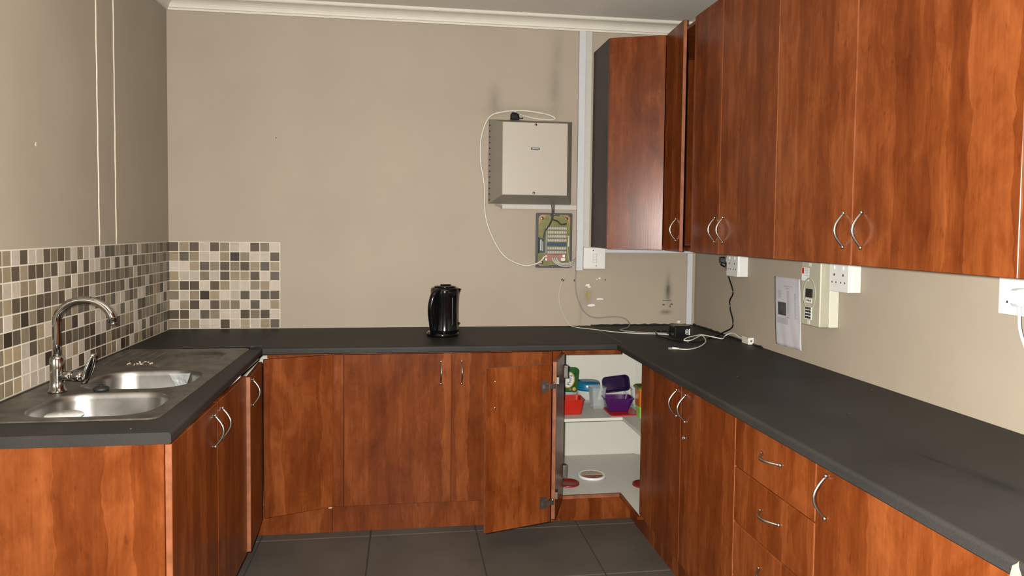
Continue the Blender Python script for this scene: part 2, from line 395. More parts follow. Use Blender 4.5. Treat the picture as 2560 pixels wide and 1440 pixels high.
def text_mesh(name, s, size, mat, parent, matrix, extrude=0.0004):
    cu = bpy.data.curves.new(name, 'FONT'); cu.body = s; cu.size = size; cu.extrude = extrude; cu.align_x = 'CENTER'; cu.align_y = 'CENTER'
    cu.resolution_u = 2
    t = bpy.data.objects.new(name, cu); COL.objects.link(t)
    dg = bpy.context.evaluated_depsgraph_get(); me = bpy.data.meshes.new_from_object(t.evaluated_get(dg))
    bpy.data.objects.remove(t, do_unlink=True)
    org = Vector((0, 0, 0)); q = parent
    while q is not None: org = org+q.location; q = q.parent
    me.transform(Matrix.Translation(-org) @ matrix)
    me.materials.clear(); me.materials.append(M[mat])
    o = bpy.data.objects.new(name, me); COL.objects.link(o); o.parent = parent; return o
def slab(a, b, th, z0, z1):
    """upright board over the segment a-b, thickness th to the left of the direction a->b"""
    a = Vector(a); b = Vector(b); d = (b-a).normalized(); n = Vector((-d.y, d.x))
    return MB().prism([tuple(a), tuple(b), tuple(b+n*th), tuple(a+n*th)], z0, z1)
def handle(parent, a, b, n, out=0.030):
    """bow handle between a and b (points on the door face), standing out along n"""
    a = Vector(a); b = Vector(b); n = Vector(n).normalized(); pts = []; rad = []
    for i in range(15):
        t = i/14; s_ = math.sin(math.pi*t)
        pts.append(a.lerp(b, t)+n*(0.001+out*s_)); rad.append(0.0031+0.0014*s_)
    mb = MB().tube(pts, rad, 8)
    for e in (a, b): mb.lathe([(0.0058, 0.0), (0.0058, 0.004), (0.004, 0.007)], e, 10, n)
    return mb.build('handle', 'nickel', parent)

# ------------------------------------------------------------------ the room
fl = struct(box(-0.1, W+0.1, YR-0.1, 0.1, -0.06, -0.0035).build('floor', 'floor_grout', loc=(0, 0, 0)), 'grey square tiled kitchen floor with dark grout')
T = 0.4888; TX0, TY0 = 1.0702, -0.6697
G = 0.0028
tile_me = {}
def floor_tile(x0, x1, y0, y1):
    key = (round(x1-x0, 4), round(y1-y0, 4))
    if key not in tile_me:
        o = box(0, key[0], 0, key[1], -0.008, 0.0).build('floor_tile', 'floor_tile', fl, bevel=0.0012); tile_me[key] = o.data
    else:
        o = bpy.data.objects.new('floor_tile', tile_me[key]); COL.objects.link(o); o.parent = fl
    o.location = (x0, y0, 0)
xs = [TX0+T*k for k in range(-2, 4)]; xs = [0.0]+[x for x in xs if 0.05 < x < W-0.05]+[W]
ys = [TY0-T*k for k in range(-1, 11)]; ys = [0.0]+[y for y in ys if YR+0.05 < y < -0.05]+[YR]
for i in range(len(xs)-1):
    for j in range(len(ys)-1):
        floor_tile(xs[i]+G, xs[i+1]-G, ys[j+1]+G, ys[j]-G)

wb = struct(box(-0.1, W+0.1, 0, 0.1, -0.06, ZC+0.06).build('wall_back', 'wall_back', loc=(0, 0, 0)), 'taupe painted back wall with soot smudges and chipped paint')
wl = struct(box(-0.1, 0, YR-0.1, 0, -0.06, ZC+0.06).build('wall_left', 'wall', loc=(0, 0, 0)), 'taupe painted wall beside the sink with two pale vertical ridges')
wr = struct(box(W, W+0.1, YR-0.1, 0, -0.06, ZC+0.06).build('wall_right', 'wall', loc=(0, 0, 0)), 'taupe painted wall behind the long run of cupboards')
wq = struct(box(0, W, YR-0.1, YR, -0.06, ZC+0.06).build('wall_rear', 'wall', loc=(0, 0, 0)), 'taupe painted wall behind the photographer')
ce = struct(box(0, W, YR, 0, ZC, ZC+0.06).build('ceiling', 'ceiling', loc=(0, 0, 0)), 'plain off-white painted ceiling')
# cornice: coved profile, mitred into the corners
def cove():
    p = [(0.0, 0.0), (0.010, 0.0), (0.010, 0.010)]
    for k in range(7):
        a = R(90*k/6); p.append((0.072-0.056*math.cos(a), 0.012+0.036*math.sin(a)))
    return p+[(0.078, 0.052), (0.078, 0.0649), (0.0, 0.0649)]
zc0 = ZC-0.0655
def cornice(name, label, kind):
    pr = cove(); mb = MB()
    if kind == 'back': rings = [[(d, -d, zc0+h) for d, h in pr], [(W-d, -d, zc0+h) for d, h in pr]]
    if kind == 'left': rings = [[(d, -d, zc0+h) for d, h in pr], [(d, YR, zc0+h) for d, h in pr]]
    if kind == 'right': rings = [[(W-d, -d, zc0+h) for d, h in pr], [(W-d, YR, zc0+h) for d, h in pr]]
    mb.loft(rings, smooth=False)
    return struct(mb.build(name, 'cornice', loc=(0, 0, 0)), label)
cornice('trim_1', 'cream coved cornice along the back wall', 'back')
cornice('trim_2', 'cream coved cornice along the sink wall', 'left')
cornice('trim_3', 'cream coved cornice above the long wall cupboards', 'right')

# two pale ridges of filler on the left wall
for y, dy in ((-0.861, 0.010), (-0.688, 0.004)):
    pts = [(0.0, y-dy*(k/20.0-0.5)+0.0015*math.sin(k*1.7), 1.328+(zc0-1.328)*k/20.0) for k in range(21)]
    MB().tube(pts, 0.0042, 6).build('filler_ridge', 'ridge', wl)
def chip_patch(parent, cx, cz, sx, sz, mat, name, seed, wall='back'):
    q = random.Random(seed); n = 11; ring = []
    for k in range(n):
        a = 2*math.pi*k/n; r_ = 0.65+0.45*q.random(); ring.append((cx+sx*r_*math.cos(a), cz+sz*r_*math.sin(a)))
    if wall == 'back': mb = MB().prism(ring, 0.0, -0.0012, 'y')
    elif wall == 'left': mb = MB().prism(ring, 0.0, 0.0012, 'x')
    else: mb = MB().prism(ring, W, W-0.0012, 'x')
    return mb.build(name, mat, parent)
chip_patch(wb, 2.249, 1.103, 0.014, 0.008, 'paint_chip', 'paint_chip', 1)
chip_patch(wb, 2.258, 1.093, 0.010, 0.006, 'paint_chip', 'paint_chip', 2)
chip_patch(wb, 2.320, 1.024, 0.026, 0.0055, 'paint_chip', 'paint_chip', 3)
chip_patch(wb, 2.274, 0.989, 0.026, 0.009, 'paint_chip', 'paint_chip', 4)
chip_patch(wb, 2.318, 1.142, 0.007, 0.005, 'paint_chip', 'paint_chip', 5)
chip_patch(wb, 2.302, 1.136, 0.004, 0.004, 'paint_chip', 'paint_chip', 6)
chip_patch(wb, 2.795, 0.890, 0.012, 0.008, 'paint_chip', 'paint_chip', 8)
chip_patch(wb, 2.250, 1.048, 0.012, 0.029, 'yellow_tape', 'tape_scrap', 9)
chip_patch(wb, 2.105, 1.132, 0.010, 0.009, 'slot', 'drill_hole', 10)
chip_patch(wb, 2.172, 1.130, 0.007, 0.008, 'mark', 'drill_hole', 11)
chip_patch(wb, 2.352, 1.134, 0.005, 0.005, 'mark', 'wall_mark', 12)
chip_patch(wb, 0.542, 1.885, 0.004, 0.004, 'mark', 'wall_mark', 13)
chip_patch(wl, -1.35, 1.68, 0.006, 0.008, 'ridge', 'paint_chip', 14, 'left')
# outline left by a removed fitting
for (x0, x1, z0, z1) in ((2.695, 2.748, 1.012, 1.016), (2.694, 2.709, 0.986, 0.994), (2.742, 2.758, 0.988, 0.997), (2.738, 2.744, 0.972, 0.988)):
    box(x0, x1, -0.0008, 0, z0, z1).build('fitting_outline', 'mark', wb)

# ------------------------------------------------------------------ mosaic splashback
P_ = 0.0509; ZT0 = ZW+0.0015; GT = 0.0024
gb = box(0.0, 11*P_+0.003, -0.0022, 0, ZT0, ZT0+9*P_+0.002).build('tile_grout', 'grout', wb)
YL = -(0.9+38)*P_
gl = box(0, 0.0022, YL, -0.0022, ZT0, ZT0+9*P_+0.002).build('tile_grout', 'grout', wl)
tm = {}
def mosaic_tile(wall, c, frac=1.0):
    key = (wall, c, frac)
    if key not in tm:
        h = P_-2*GT; wd = P_*frac-2*GT
        mb = box(0, wd, -0.0034, -0.0018, 0, h) if wall == 'b' else box(0.0018, 0.0034, -wd, 0, 0, h)
        o = mb.build('mosaic_tile', MOS[c], wb if wall == 'b' else wl, bevel=0.0006); tm[key] = o.data
    else:
        o = bpy.data.objects.new('mosaic_tile', tm[key]); COL.objects.link(o); o.parent = wb if wall == 'b' else wl
    return o
BACK = ['DKDLDMLLDML', 'KSKLLKXMLLD', 'LLKSMDMDKSK', 'KLLMLDKKDLS', 'MDDLDKLLMKL', 'MLKXKLLSLSD', 'LMDLDMMLSLK', 'DDLSMLLDMDL', 'MMMLLDLKLKS']
for r_, row in enumerate(BACK):
    for c_, ch in enumerate(row):
        o = mosaic_tile('b', ch); o.location = (c_*P_+GT, 0, ZT0+(8-r_)*P_+GT)
LEFT = ['KLDLLDMDMLMLLDLDDMMDMMLMDMMMDMD', 'KDKDDMDLMDLDLLMMLDLDLDMDMMDMMDM', 'LLKKLDLMDLMMMDMDMDMDMLDMDMMMDMD', 'KDDMDDMDLMDDLMMDDMDLDMDMLDMMDMD']
q = random.Random(21)
while len(LEFT) < 9: LEFT.append(''.join(q.choice('LLLKMMMKDDDXS') for _ in range(31)))
mb_rest = MB()
for r_ in range(9):
    z = ZT0+(8-r_)*P_+GT
    for c_ in range(31):                      # c_=0 is the tile beside the corner
        y = -(P_*0.9+(c_-1)*P_) if c_ else 0.0
        o = mosaic_tile('l', LEFT[r_][30-c_], 0.9 if c_ == 0 else 1.0); o.location = (0, y-GT, z)
    for c_ in range(31, 39):
        y = -(P_*0.9+(c_-1)*P_)-GT; mb_rest.box(0.0018, 0.0034, y-(P_-2*GT), y, z, z+P_-2*GT)
tag(mb_rest.build('mosaic_tiles', MOS['M'], wl), kind='stuff')

# ------------------------------------------------------------------ worktops
def nosing(x_in, x_out, z1, th):
    """profile (x,z) from the inner edge to a rounded front edge"""
    r_ = 0.010; s = 1 if x_out > x_in else -1; p = [(x_in, z1-th), (x_in, z1)]
    for k in range(6):
        a = R(90*k/5); p.append((x_out-s*r_*(1-math.sin(a)), z1-r_*(1-math.cos(a))))
    p += [(x_out, z1-th+0.004), (x_out-s*0.004, z1-th)]
    return p
# back worktop from the left wall to the joint with the right worktop
XJ = 2.262
pr = nosing(-0.0, -0.652, ZW, TH)
mb = MB().loft([[(0.0051, y, z) for y, z in pr], [(XJ-0.0008, y, z) for y, z in pr]], smooth=False)
tag(mb.build('worktop', 'worktop', loc=(1.1, -0.3, ZB)), 'charcoal worktop along the back wall with the kettle on it', 'worktop')
# right worktop
XF = 2.232; YE = -3.55
pr = nosing(W, XF, ZW, TH)
mb = MB().loft([[(x, -0.0, z) for x, z in pr], [(x, YE, z) for x, z in pr]], smooth=False)
wtr = thing('worktop', 'long charcoal worktop below the wall cupboards, with a chipped front edge', 'worktop', (2.55, -1.8, ZB))
# step the inner corner: back part only as wide as the joint
mb2 = MB().loft([[(x, -0.6528, z) for x, z in pr], [(x, YE, z) for x, z in pr]], smooth=False)
mb2.box(XJ, W, -0.6528, 0.0, ZB, ZW)
mb2.build('top', 'worktop', wtr)
box(XJ+0.0002, XJ+0.0030, -0.640, -0.002, ZW-0.002, ZW+0.0004).build('joint_strip', 'black', wtr)
q = random.Random(4)
for ps_ in ([(2.27+0.02*k, -0.004-0.003*q.random(), ZW+0.002+0.003*q.random()) for k in range(30)], [(W-0.004-0.004*q.random(), -0.01-0.02*k, ZW+0.002+0.003*q.random()) for k in range(42)]):
    MB().tube(ps_, [0.003+0.003*q.random() for _ in ps_], 6).build('sealant_bead', 'rubber', wtr)
# torn laminate with bare chipboard
ch = [(XF-0.0008, -2.930, ZB), (XF-0.0008, -2.958, ZB), (XF-0.0008, -2.951, ZB+0.014), (XF-0.0008, -2.944, ZB+0.027), (XF+0.006, -2.940, ZW-0.0008), (XF-0.0008, -2.934, ZB+0.020)]
mb = MB(); n = len(ch); mb.add(ch+[(x+0.0035, y, z) for x, y, z in ch], [tuple(range(n)), tuple(range(2*n-1, n-1, -1))]+[(i, (i+1) % n, n+(i+1) % n, n+i) for i in range(n)])
tag(mb.build('chipped_patch', 'chip', wtr), 'bare chipboard where the edge laminate broke off')
# left worktop with the sink cut-out, its inner end lifted a little, front edge slightly askew
YL0, YL1 = -2.003, -0.654
SX0, SX1, SY0, SY1 = 0.055, 0.515, -1.835, -0.700
pr = nosing(SX1, 0.62, ZW, TH)
mb = MB().loft([[(x, YL1, z) for x, z in pr], [(x, YL0, z) for x, z in pr]], smooth=False)
mb.v = [(x if x <= SX1+1e-6 else x-0.026*((y-YL0)/(YL1-YL0)), y, z) for x, y, z in mb.v]
mb.box(0.0051, SX0, YL0, YL1, ZB, ZW); mb.box(SX0, SX1, YL0, SY0, ZB, ZW); mb.box(SX0, SX1, SY1, YL1, ZB, ZW)
wtl = thing('worktop', 'charcoal worktop holding the steel sink', 'worktop', (0.3, -1.3, ZB))
mb.build('top', 'worktop', wtl)
# black joint strip between the two worktops
MB().add([(0.02, -0.6535, ZW+0.0004), (0.02, -0.6500, ZW+0.0004), (0.594, -0.6500, ZW+0.0004), (0.594, -0.6560, ZW+0.0004),
          (0.02, -0.6535, ZW+0.0014), (0.02, -0.6500, ZW+0.0014), (0.594, -0.6480, ZW+0.010), (0.594, -0.6560, ZW+0.010)],
         [(0, 1, 2, 3), (7, 6, 5, 4), (0, 4, 5, 1), (1, 5, 6, 2), (2, 6, 7, 3), (3, 7, 4, 0)]).build('joint_strip', 'black', wtl)

# ------------------------------------------------------------------ base cabinets
DT = 0.018
YB = -0.640; XRD = 2.255; XLD = 0.616         # door faces: back run, right run, left run
ZD0, ZD1 = 0.132, ZB-0.006                    # back and left doors
ZR0 = 0.158                                   # right doors
g2 = 0.0022
YP, XPL, XPR = -0.606, 0.547, 2.327           # plinth faces
def lit_edge_band(o, n):
    o.data.materials.append(M['edge']); nv = Vector((n[0], n[1], 0))
    for p in o.data.polygons:
        if abs(p.normal.dot(nv)) < 0.3 and abs(p.normal.z) < 0.3: p.material_index = 1
    return o
def door(parent, a, b, z0, z1, n, hnd=None, out=0.03, name='door'):
    """a, b: 2D end points of the front face; n: outward 2D normal"""
    a = Vector(a); b = Vector(b); n = Vector(n)
    mb = MB().prism([tuple(a), tuple(b), tuple(b-n*DT), tuple(a-n*DT)], z0, z1)
    d = lit_edge_band(mb.build(name, 'wood', parent, bevel=0.0012), n)
    if hnd: handle(d, hnd[0], hnd[1], (n.x, n.y, 0), out)
    return d

# sink unit, left run
t = thing('base_cabinet', 'cherry wood base cabinet under the sink, with two doors', 'cabinet', (0.3, -1.5, 0))
e = box(0.006, 0.596, -1.985, -1.967, 0, ZB).build('end_panel', 'wood', t, bevel=0.0012)
box(0.006, 0.020, -1.966, -1.085, 0.10, ZB-0.19).build('back_board', 'white_board', t)
box(0.021, 0.594, -1.966, -1.085, 0.10, 0.116).build('bottom_board', 'white_board', t)
box(0.500, 0.596, -1.103, -1.085, 0.117, ZB).build('side_panel', 'white_board', t)
door(t, (XLD, -1.983), (XLD, -1.5195), ZD0, ZD1, (1, 0), ((XLD, -1.560, 0.802), (XLD, -1.560, 0.700)), 0.028)
door(t, (XLD, -1.5165), (XLD, -1.088), ZD0, ZD1, (1, 0), ((XLD, -1.463, 0.802), (XLD, -1.463, 0.700)), 0.028)
box(XPL-0.015, XPL, -1.966, -1.08, 0, 0.099).build('plinth', 'wood', t)

# left corner unit with a bifold door standing ajar
t = thing('corner_base_cabinet', 'cherry wood corner base cabinet beside the sink unit, folding door ajar', 'cabinet', (0.4, -0.4, 0))
mb = MB().box(0.021, 0.540, -1.083, -0.600, 0.10, 0.116).box(0.021, 0.893, -0.590, -0.022, 0.10, 0.116)
mb.build('bottom_board', 'white_board', t)
MB().box(0.006, 0.020, -1.083, -0.022, 0.10, ZB-0.02).box(0.006, 0.893, -0.021, -0.006, 0.10, ZB-0.02).build('back_board', 'white_board', t)
box(0.878, 0.893, -0.618, -0.022, 0.117, ZB).build('side_panel', 'white_board', t)
box(0.61, 0.893, -0.630, -0.612, ZB-0.020, ZB-0.001).build('top_rail', 'wood', t)
box(0.560, 0.578, -1.083, -0.66, ZB-0.020, ZB-0.001).build('top_rail', 'white_board', t)
box(XPL, 0.893, YP, YP+0.015, 0, 0.131).build('plinth', 'wood', t)
box(XPL-0.015, XPL, -1.078, YP, 0, 0.131).build('plinth', 'wood', t)
def leaf(parent, a, b, n, z0, z1, hnd_t=None, hz=None, out=0.03):
    a = Vector(a); b = Vector(b); d = (b-a).normalized(); n = Vector(n); n = (n-d*n.dot(d)).normalized()
    mb = MB().prism([tuple(a), tuple(b), tuple(b-n*DT), tuple(a-n*DT)], z0, z1)
    o = lit_edge_band(mb.build('door_leaf', 'wood', parent, bevel=0.0012), n)
    if hnd_t is not None:
        c = a.lerp(b, hnd_t); handle(o, (c.x, c.y, hz[0]), (c.x, c.y, hz[1]), (n.x, n.y, 0), out)
    return o, n
leaf(t, (0.899, -0.642), (0.616, -0.742), (0.3, -1), ZD0, ZD1)
leaf(t, (0.611, -0.745), (0.628, -1.072), (1, 0.05), ZD0, ZD1-0.008, 0.86, (0.808, 0.706), 0.028)

# back unit with two doors
t = thing('base_cabinet', 'cherry wood base cabinet below the kettle, with two doors', 'cabinet', (1.43, -0.3, 0))
box(0.895, 1.955, YB+DT+0.002, -0.006, ZD0, ZB).build('body', 'wood', t)
box(0.902, 0.9475, YB, YB+DT, ZD0, ZD1).build('filler_strip', 'wood', t, bevel=0.001)
door(t, (0.9505, YB), (1.437, YB), ZD0, ZD1, (0, -1), ((1.390, YB, 0.797), (1.390, YB, 0.693)))
door(t, (1.4405, YB), (1.918, YB), ZD0, ZD1, (0, -1), ((1.487, YB, 0.797), (1.487, YB, 0.693)))
box(1.921, 1.962, YB, YB+DT, ZD0, ZB-0.003).build('filler_strip', 'wood', t, bevel=0.001)
box(0.895, 1.962, YP, YP+0.015, 0, 0.1315).build('plinth', 'wood', t)

# right corner unit, open
XC0 = 1.966; YC1 = -0.950
t = thing('corner_base_cabinet', 'open cherry corner base cabinet with white inside and plastic tubs', 'cabinet', (2.4, -0.4, 0)); corner = t
ZF = 0.131
MB().prism([(XC0, -0.022), (2.50, -0.022), (2.865, -0.38), (2.865, YC1), (2.346, YC1), (2.346, -0.90), (2.275, -0.90), (2.275, -0.612), (XC0, -0.612)], ZF-0.016, ZF).build('bottom_board', 'white_board', t)
box(XC0, 2.53, -0.020, -0.004, ZF, ZB-0.001).build('back_board', 'white_board', t)
slab((2.53, -0.020), (2.868, -0.358), 0.012, ZF, ZB-0.001).build('corner_board', 'white_board', t)
box(2.866, 2.880, YC1, -0.36, ZF, ZB-0.001).build('back_board', 'white_board', t)
box(XC0-0.003, XC0+0.012, -0.628, -0.021, ZF, ZB-0.022).build('side_panel', 'white_board', t)
box(XC0, XRD, YB, YB+0.018, ZB-0.020, ZB-0.001).build('top_rail', 'wood', t)
ZS = 0.452
sh = MB().prism([(XC0+0.013, -0.030), (2.50, -0.030), (2.855, -0.385), (2.855, YC1+0.003), (2.335, YC1+0.003), (2.335, -0.425), (XC0+0.013, -0.425)], ZS-0.016, ZS).build('shelf', 'white_board', t, bevel=0.001)
box(XC0-0.003, XPR+0.015, YP, YP+0.015, 0, 0.114).build('plinth', 'wood', t)
MB().box(2.2620, 2.2745, -0.912, -0.6285, 0.1150, 0.1306).box(2.2745, 2.345, -0.912, -0.9005, 0.1150, 0.1306).build('floor_edging', 'wood', t)
box(XC0+0.0, 2.2745, -0.628, -0.6125, 0.1150, 0.1308).build('floor_edging', 'edge', t)
box(XPR, XPR+0.015, YC1, YP-0.0005, 0, 0.114).build('plinth', 'wood', t)
# folded open bifold door
A0, A1, B1 = (1.955, -0.660), (1.868, -0.895), (1.556, -0.998)
la, na = leaf(t, A0, A1, (-1, 0.4), ZD0, ZD1)
lb, nb = leaf(t, (1.853, -0.908), B1, (0.3, 1), ZD0, ZD1-0.004, 0.87, (0.800, 0.700), 0.028)
nB = Vector((-nb.x, -nb.y))                    # the inner face, towards the room
def fold_hinge(z):
    d = (Vector(B1)-Vector((1.853, -0.908))).normalized()
    c = Vector((1.853, -0.908))+nB*DT
    mb = MB()
    for k, (s0, s1, dz, o) in enumerate(((0.018, 0.052, 0.026, 0.003), (0.006, 0.040, 0.008, 0.012), (-0.012, 0.016, 0.010, 0.014))):
        p = c+d*s0; p2 = c+d*s1
        mb.prism([tuple(p), tuple(p2), tuple(p2+nB*o), tuple(p+nB*o)], z-dz, z+dz)
    e = c+d*(-0.004); na2 = Vector((-na.x, -na.y)); da = (Vector(A0)-Vector(A1)).normalized()
    a = Vector(A1)+na2*DT
    mb.prism([tuple(a+da*0.0), tuple(a+da*0.040), tuple(a+da*0.040+na2*0.008), tuple(a+na2*0.010)], z-0.012+0.014, z+0.018+0.014)
    mb.lathe([(0.004, -0.014), (0.004, 0.014)], (c.x-d.x*0.006+nB.x*0.010, c.y-d.y*0.006+nB.y*0.010, z+0.004), 8)
    return mb.build('hinge', 'hinge', lb)
fold_hinge(0.735); fold_hinge(0.222)
for z in (0.775, 0.665):                       # heads of the handle screws on the inner face
    c = Vector((1.853, -0.908)).lerp(Vector(B1), 0.87)+nB*DT
    MB().lathe([(0.0045, 0.0), (0.0035, 0.002), (0.0, 0.0025)], (c.x, c.y, z), 10, (nB.x, nB.y, 0)).build('screw', 'nickel', lb)
for z in (0.742, 0.262):                       # side hinges on the carcass
    mb = MB().box(1.966, 1.984, -0.672, -0.618, z-0.022, z+0.022).box(1.972, 1.992, -0.660, -0.632, z-0.030, z+0.030)
    mb.build('hinge', 'hinge', t, bevel=0.001)

# right run
def base_right(name, label, y0, y1, parts, plinth=True):
    t = thing(name, label, 'cabinet', (2.55, (y0+y1)/2, 0))
    box(XRD+DT+0.001, W-0.006, y1+0.0005, y0-0.0005, 0.156, ZB).build('body', 'wood', t)
    box(XPR, XPR+0.015, y1+0.0005, y0-0.0005, 0, 0.1555).build('plinth', 'wood', t)
    return t
t = base_right('base_cabinet', 'cherry wood base cabinet with two doors and a small lock beside the open corner unit', YC1-0.002, -1.866, None)
door(t, (XRD, -0.952), (XRD, -1.412), ZR0, ZD1, (-1, 0), ((XRD, -1.372, 0.808), (XRD, -1.372, 0.708)), 0.032)
d = door(t, (XRD, -1.416), (XRD, -1.863), ZR0, ZD1, (-1, 0), ((XRD, -1.460, 0.808), (XRD, -1.460, 0.708)), 0.032)
MB().lathe([(0.009, 0.0), (0.009, 0.004), (0.006, 0.006), (0.0, 0.006)], (XRD, -1.452, 0.645), 14, (-1, 0, 0)).box(XRD-0.010, XRD-0.005, -1.4535, -1.4505, 0.640, 0.650).build('lock', 'nickel', d)
t = base_right('drawer_cabinet', 'cherry wood drawer unit with bow handles below the long worktop', -1.868, -2.315, None)
zz = [ZD1, 0.678, 0.503, 0.330, ZR0]
for k in range(4):
    d = door(t, (XRD, -1.8685), (XRD, -2.3125), zz[k+1]+0.0018, zz[k]-0.0018, (-1, 0), name='drawer_front')
    zc = (0.770, 0.602, 0.43, 0.255)[k]
    handle(d, (XRD, -2.040, zc), (XRD, -2.145, zc), (-1, 0, 0), 0.030)
t = base_right('base_cabinet', 'wide single-door cherry base cabinet nearest the camera on the right', -2.317, -2.905, None)
door(t, (XRD, -2.3175), (XRD, -2.9025), ZR0, ZD1, (-1, 0), ((XRD, -2.362, 0.815), (XRD, -2.362, 0.708)), 0.032)
t = base_right('base_cabinet', 'cherry base cabinet at the right picture edge under the chipped worktop', -2.907, -3.52, None)
door(t, (XRD, -2.907), (XRD, -3.52), ZR0, ZD1, (-1, 0), ((XRD, -3.475, 0.815), (XRD, -3.475, 0.708)), 0.032)

# ------------------------------------------------------------------ wall cupboards
ZU0, ZU1 = 1.317, 2.412; XU = 2.553
hz = (1.474, 1.370)
def upper(label, y0, y1, doors):
    t = thing('wall_cabinet', label, 'cabinet', (2.72, (y0+y1)/2, ZU0))
    box(XU+DT+0.001, W-0.001, y1+0.0005, y0-0.0005, ZU0+0.004, ZU1-0.002).build('body', 'wood', t)
    for a, b_, hy in doors:
        door(t, (XU, a-g2), (XU, b_+g2), ZU0, ZU1, (-1, 0), ((XU, hy, hz[0]), (XU, hy, hz[1])) if hy else None, 0.030)
    return t
upper('tall cherry wall cupboard with two doors beside the folding corner door', -0.742, -1.522, [(-0.742, -1.050, -1.010), (-1.050, -1.522, -1.092)])
upper('tall cherry wall cupboard with two doors above the meter and double socket', -1.523, -2.583, [(-1.523, -1.983, -1.942), (-1.983, -2.583, -2.030)])
upper('tall cherry wall cupboard cut off by the right picture edge', -2.584, -3.30, [(-2.584, -3.30, -3.25)])
# corner wall unit with its bifold door ajar
t = thing('corner_wall_cabinet', 'cherry corner wall cupboard with a folding door ajar beside the white trunking', 'cabinet', (2.55, -0.3, ZU0))
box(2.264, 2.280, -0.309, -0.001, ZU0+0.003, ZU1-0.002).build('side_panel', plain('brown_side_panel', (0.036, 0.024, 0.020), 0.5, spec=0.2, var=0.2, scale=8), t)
MB().prism([(2.281, -0.001), (W-0.001, -0.001), (W-0.001, -0.738), (2.575, -0.738), (2.575, -0.312), (2.281, -0.309)], ZU0+0.003, ZU0+0.019).build('bottom_board', 'wood', t)
MB().prism([(2.281, -0.001), (W-0.001, -0.001), (W-0.001, -0.738), (2.575, -0.738), (2.575, -0.312), (2.281, -0.309)], ZU1-0.018, ZU1-0.002).build('top_board', 'wood', t)
MB().box(2.281, W-0.001, -0.008, -0.001, ZU0+0.02, ZU1-0.02).box(W-0.009, W-0.001, -0.738, -0.009, ZU0+0.02, ZU1-0.02).build('back_board', 'wood', t)
leaf(t, (2.268, -0.312), (2.532, -0.420), (-0.4, -1), ZU0, ZU1)
l2, _ = leaf(t, (2.534, -0.425), (2.518, -0.690), (-1, 0.06), ZU0, ZU1, 0.80, hz, 0.030)

# ------------------------------------------------------------------ sink
ZK = ZW+0.004
t = thing('kitchen_sink', 'stainless steel sink with two bowls and a drainer set into the worktop', 'sink', (0.28, -1.3, ZW))
outer = rrect((0.030+0.540)/2, (-1.866-0.668)/2, 0.510, 1.198, 0.03, 5)
B1r = (0.325, -1.677, 0.36, 0.305, 0.10); B2r = (0.322, -1.318, 0.358, 0.315, 0.11); D3r = (0.372, -0.935, 0.215, 0.36, 0.075)
holes = [rrect(*q_, 7) for q_ in (B1r, B2r, D3r)]
bm = bmesh.new(); allE = []
for ring in [outer]+holes:
    vs_ = [bm.verts.new((x-0.28, y+1.3, ZK-ZW)) for x, y in ring]
    for i in range(len(vs_)): allE.append(bm.edges.new((vs_[i], vs_[(i+1) % len(vs_)])))
bmesh.ops.triangle_fill(bm, edges=allE, use_beauty=True, use_dissolve=False)
# drop faces that fell inside a hole
from mathutils.geometry import intersect_point_tri_2d
def inside(pt, ring):
    c = False; n = len(ring); j = n-1
    for i in range(n):
        xi, yi = ring[i]; xj, yj = ring[j]
        if (yi > pt[1]) != (yj > pt[1]) and pt[0] < (xj-xi)*(pt[1]-yi)/(yj-yi)+xi: c = not c
        j = i
    return c
kill = []
for f in bm.faces:
    c = f.calc_center_median(); p = (c.x+0.28, c.y-1.3)
    if any(inside(p, h) for h in holes): kill.append(f)
bmesh.ops.delete(bm, geom=kill, context='FACES_ONLY')
# rolled outer edge
oe = [e_ for e_ in bm.edges if len(e_.link_faces) == 1 and not any(inside((v_.co.x+0.28, v_.co.y-1.3), rrect(q_[0], q_[1], q_[2]+0.01, q_[3]+0.01, q_[4], 7)) for v_ in e_.verts for q_ in (B1r, B2r, D3r))]
ret = bmesh.ops.extrude_edge_only(bm, edges=oe)
for v_ in [g_ for g_ in ret['geom'] if isinstance(g_, bmesh.types.BMVert)]:
    v_.co.z = 0.0004; v_.co.x *= 1.012; v_.co.y *= 1.005
bmesh.ops.recalc_face_normals(bm, faces=bm.faces)
me = bpy.data.meshes.new('deck'); bm.to_mesh(me); bm.free()
if me.polygons and sum(p.normal.z for p in me.polygons) < 0: me.flip_normals()
me.materials.append(M['steel_grimy']); o = bpy.data.objects.new('deck', me); COL.objects.link(o); o.parent = t
def bowl(q_, depth, name, drain=True, ins=0.012):
    cx, cy, lx, ly, r_ = q_; rings = []
    prof = [(0, 0), (0.002, -0.0015), (0.005, -0.006), (0.007, -0.02), (ins, -depth+0.03), (ins+0.008, -depth+0.012), (ins+0.022, -depth+0.002), (ins+0.045, -depth)]
    if depth < 0.03: prof = [(0, 0), (0.003, -0.001), (0.009, -depth*0.5), (0.015, -depth*0.9), (0.022, -depth)]
    for i_, h in prof:
        rings.append([(x, y, ZK+h) for x, y in rrect(cx, cy, lx-2*i_, ly-2*i_, max(0.01, r_-i_*0.6), 7)])
    o = MB().loft(rings, True, False, True).build(name, 'steel' if depth > 0.03 else 'steel_grimy', t)
    if drain: MB().lathe([(0.040, 0.0), (0.040, 0.002), (0.034, 0.003), (0.030, 0.0005), (0.0, 0.0005)], (cx, cy, ZK-depth+0.0005), 22).build('drain', 'chrome', o)
    for p in o.data.polygons: p.use_smooth = True
    return o
bowl(B1r, 0.150, 'bowl'); bowl(B2r, 0.150, 'bowl'); bowl(D3r, 0.010, 'drainer_recess', False)
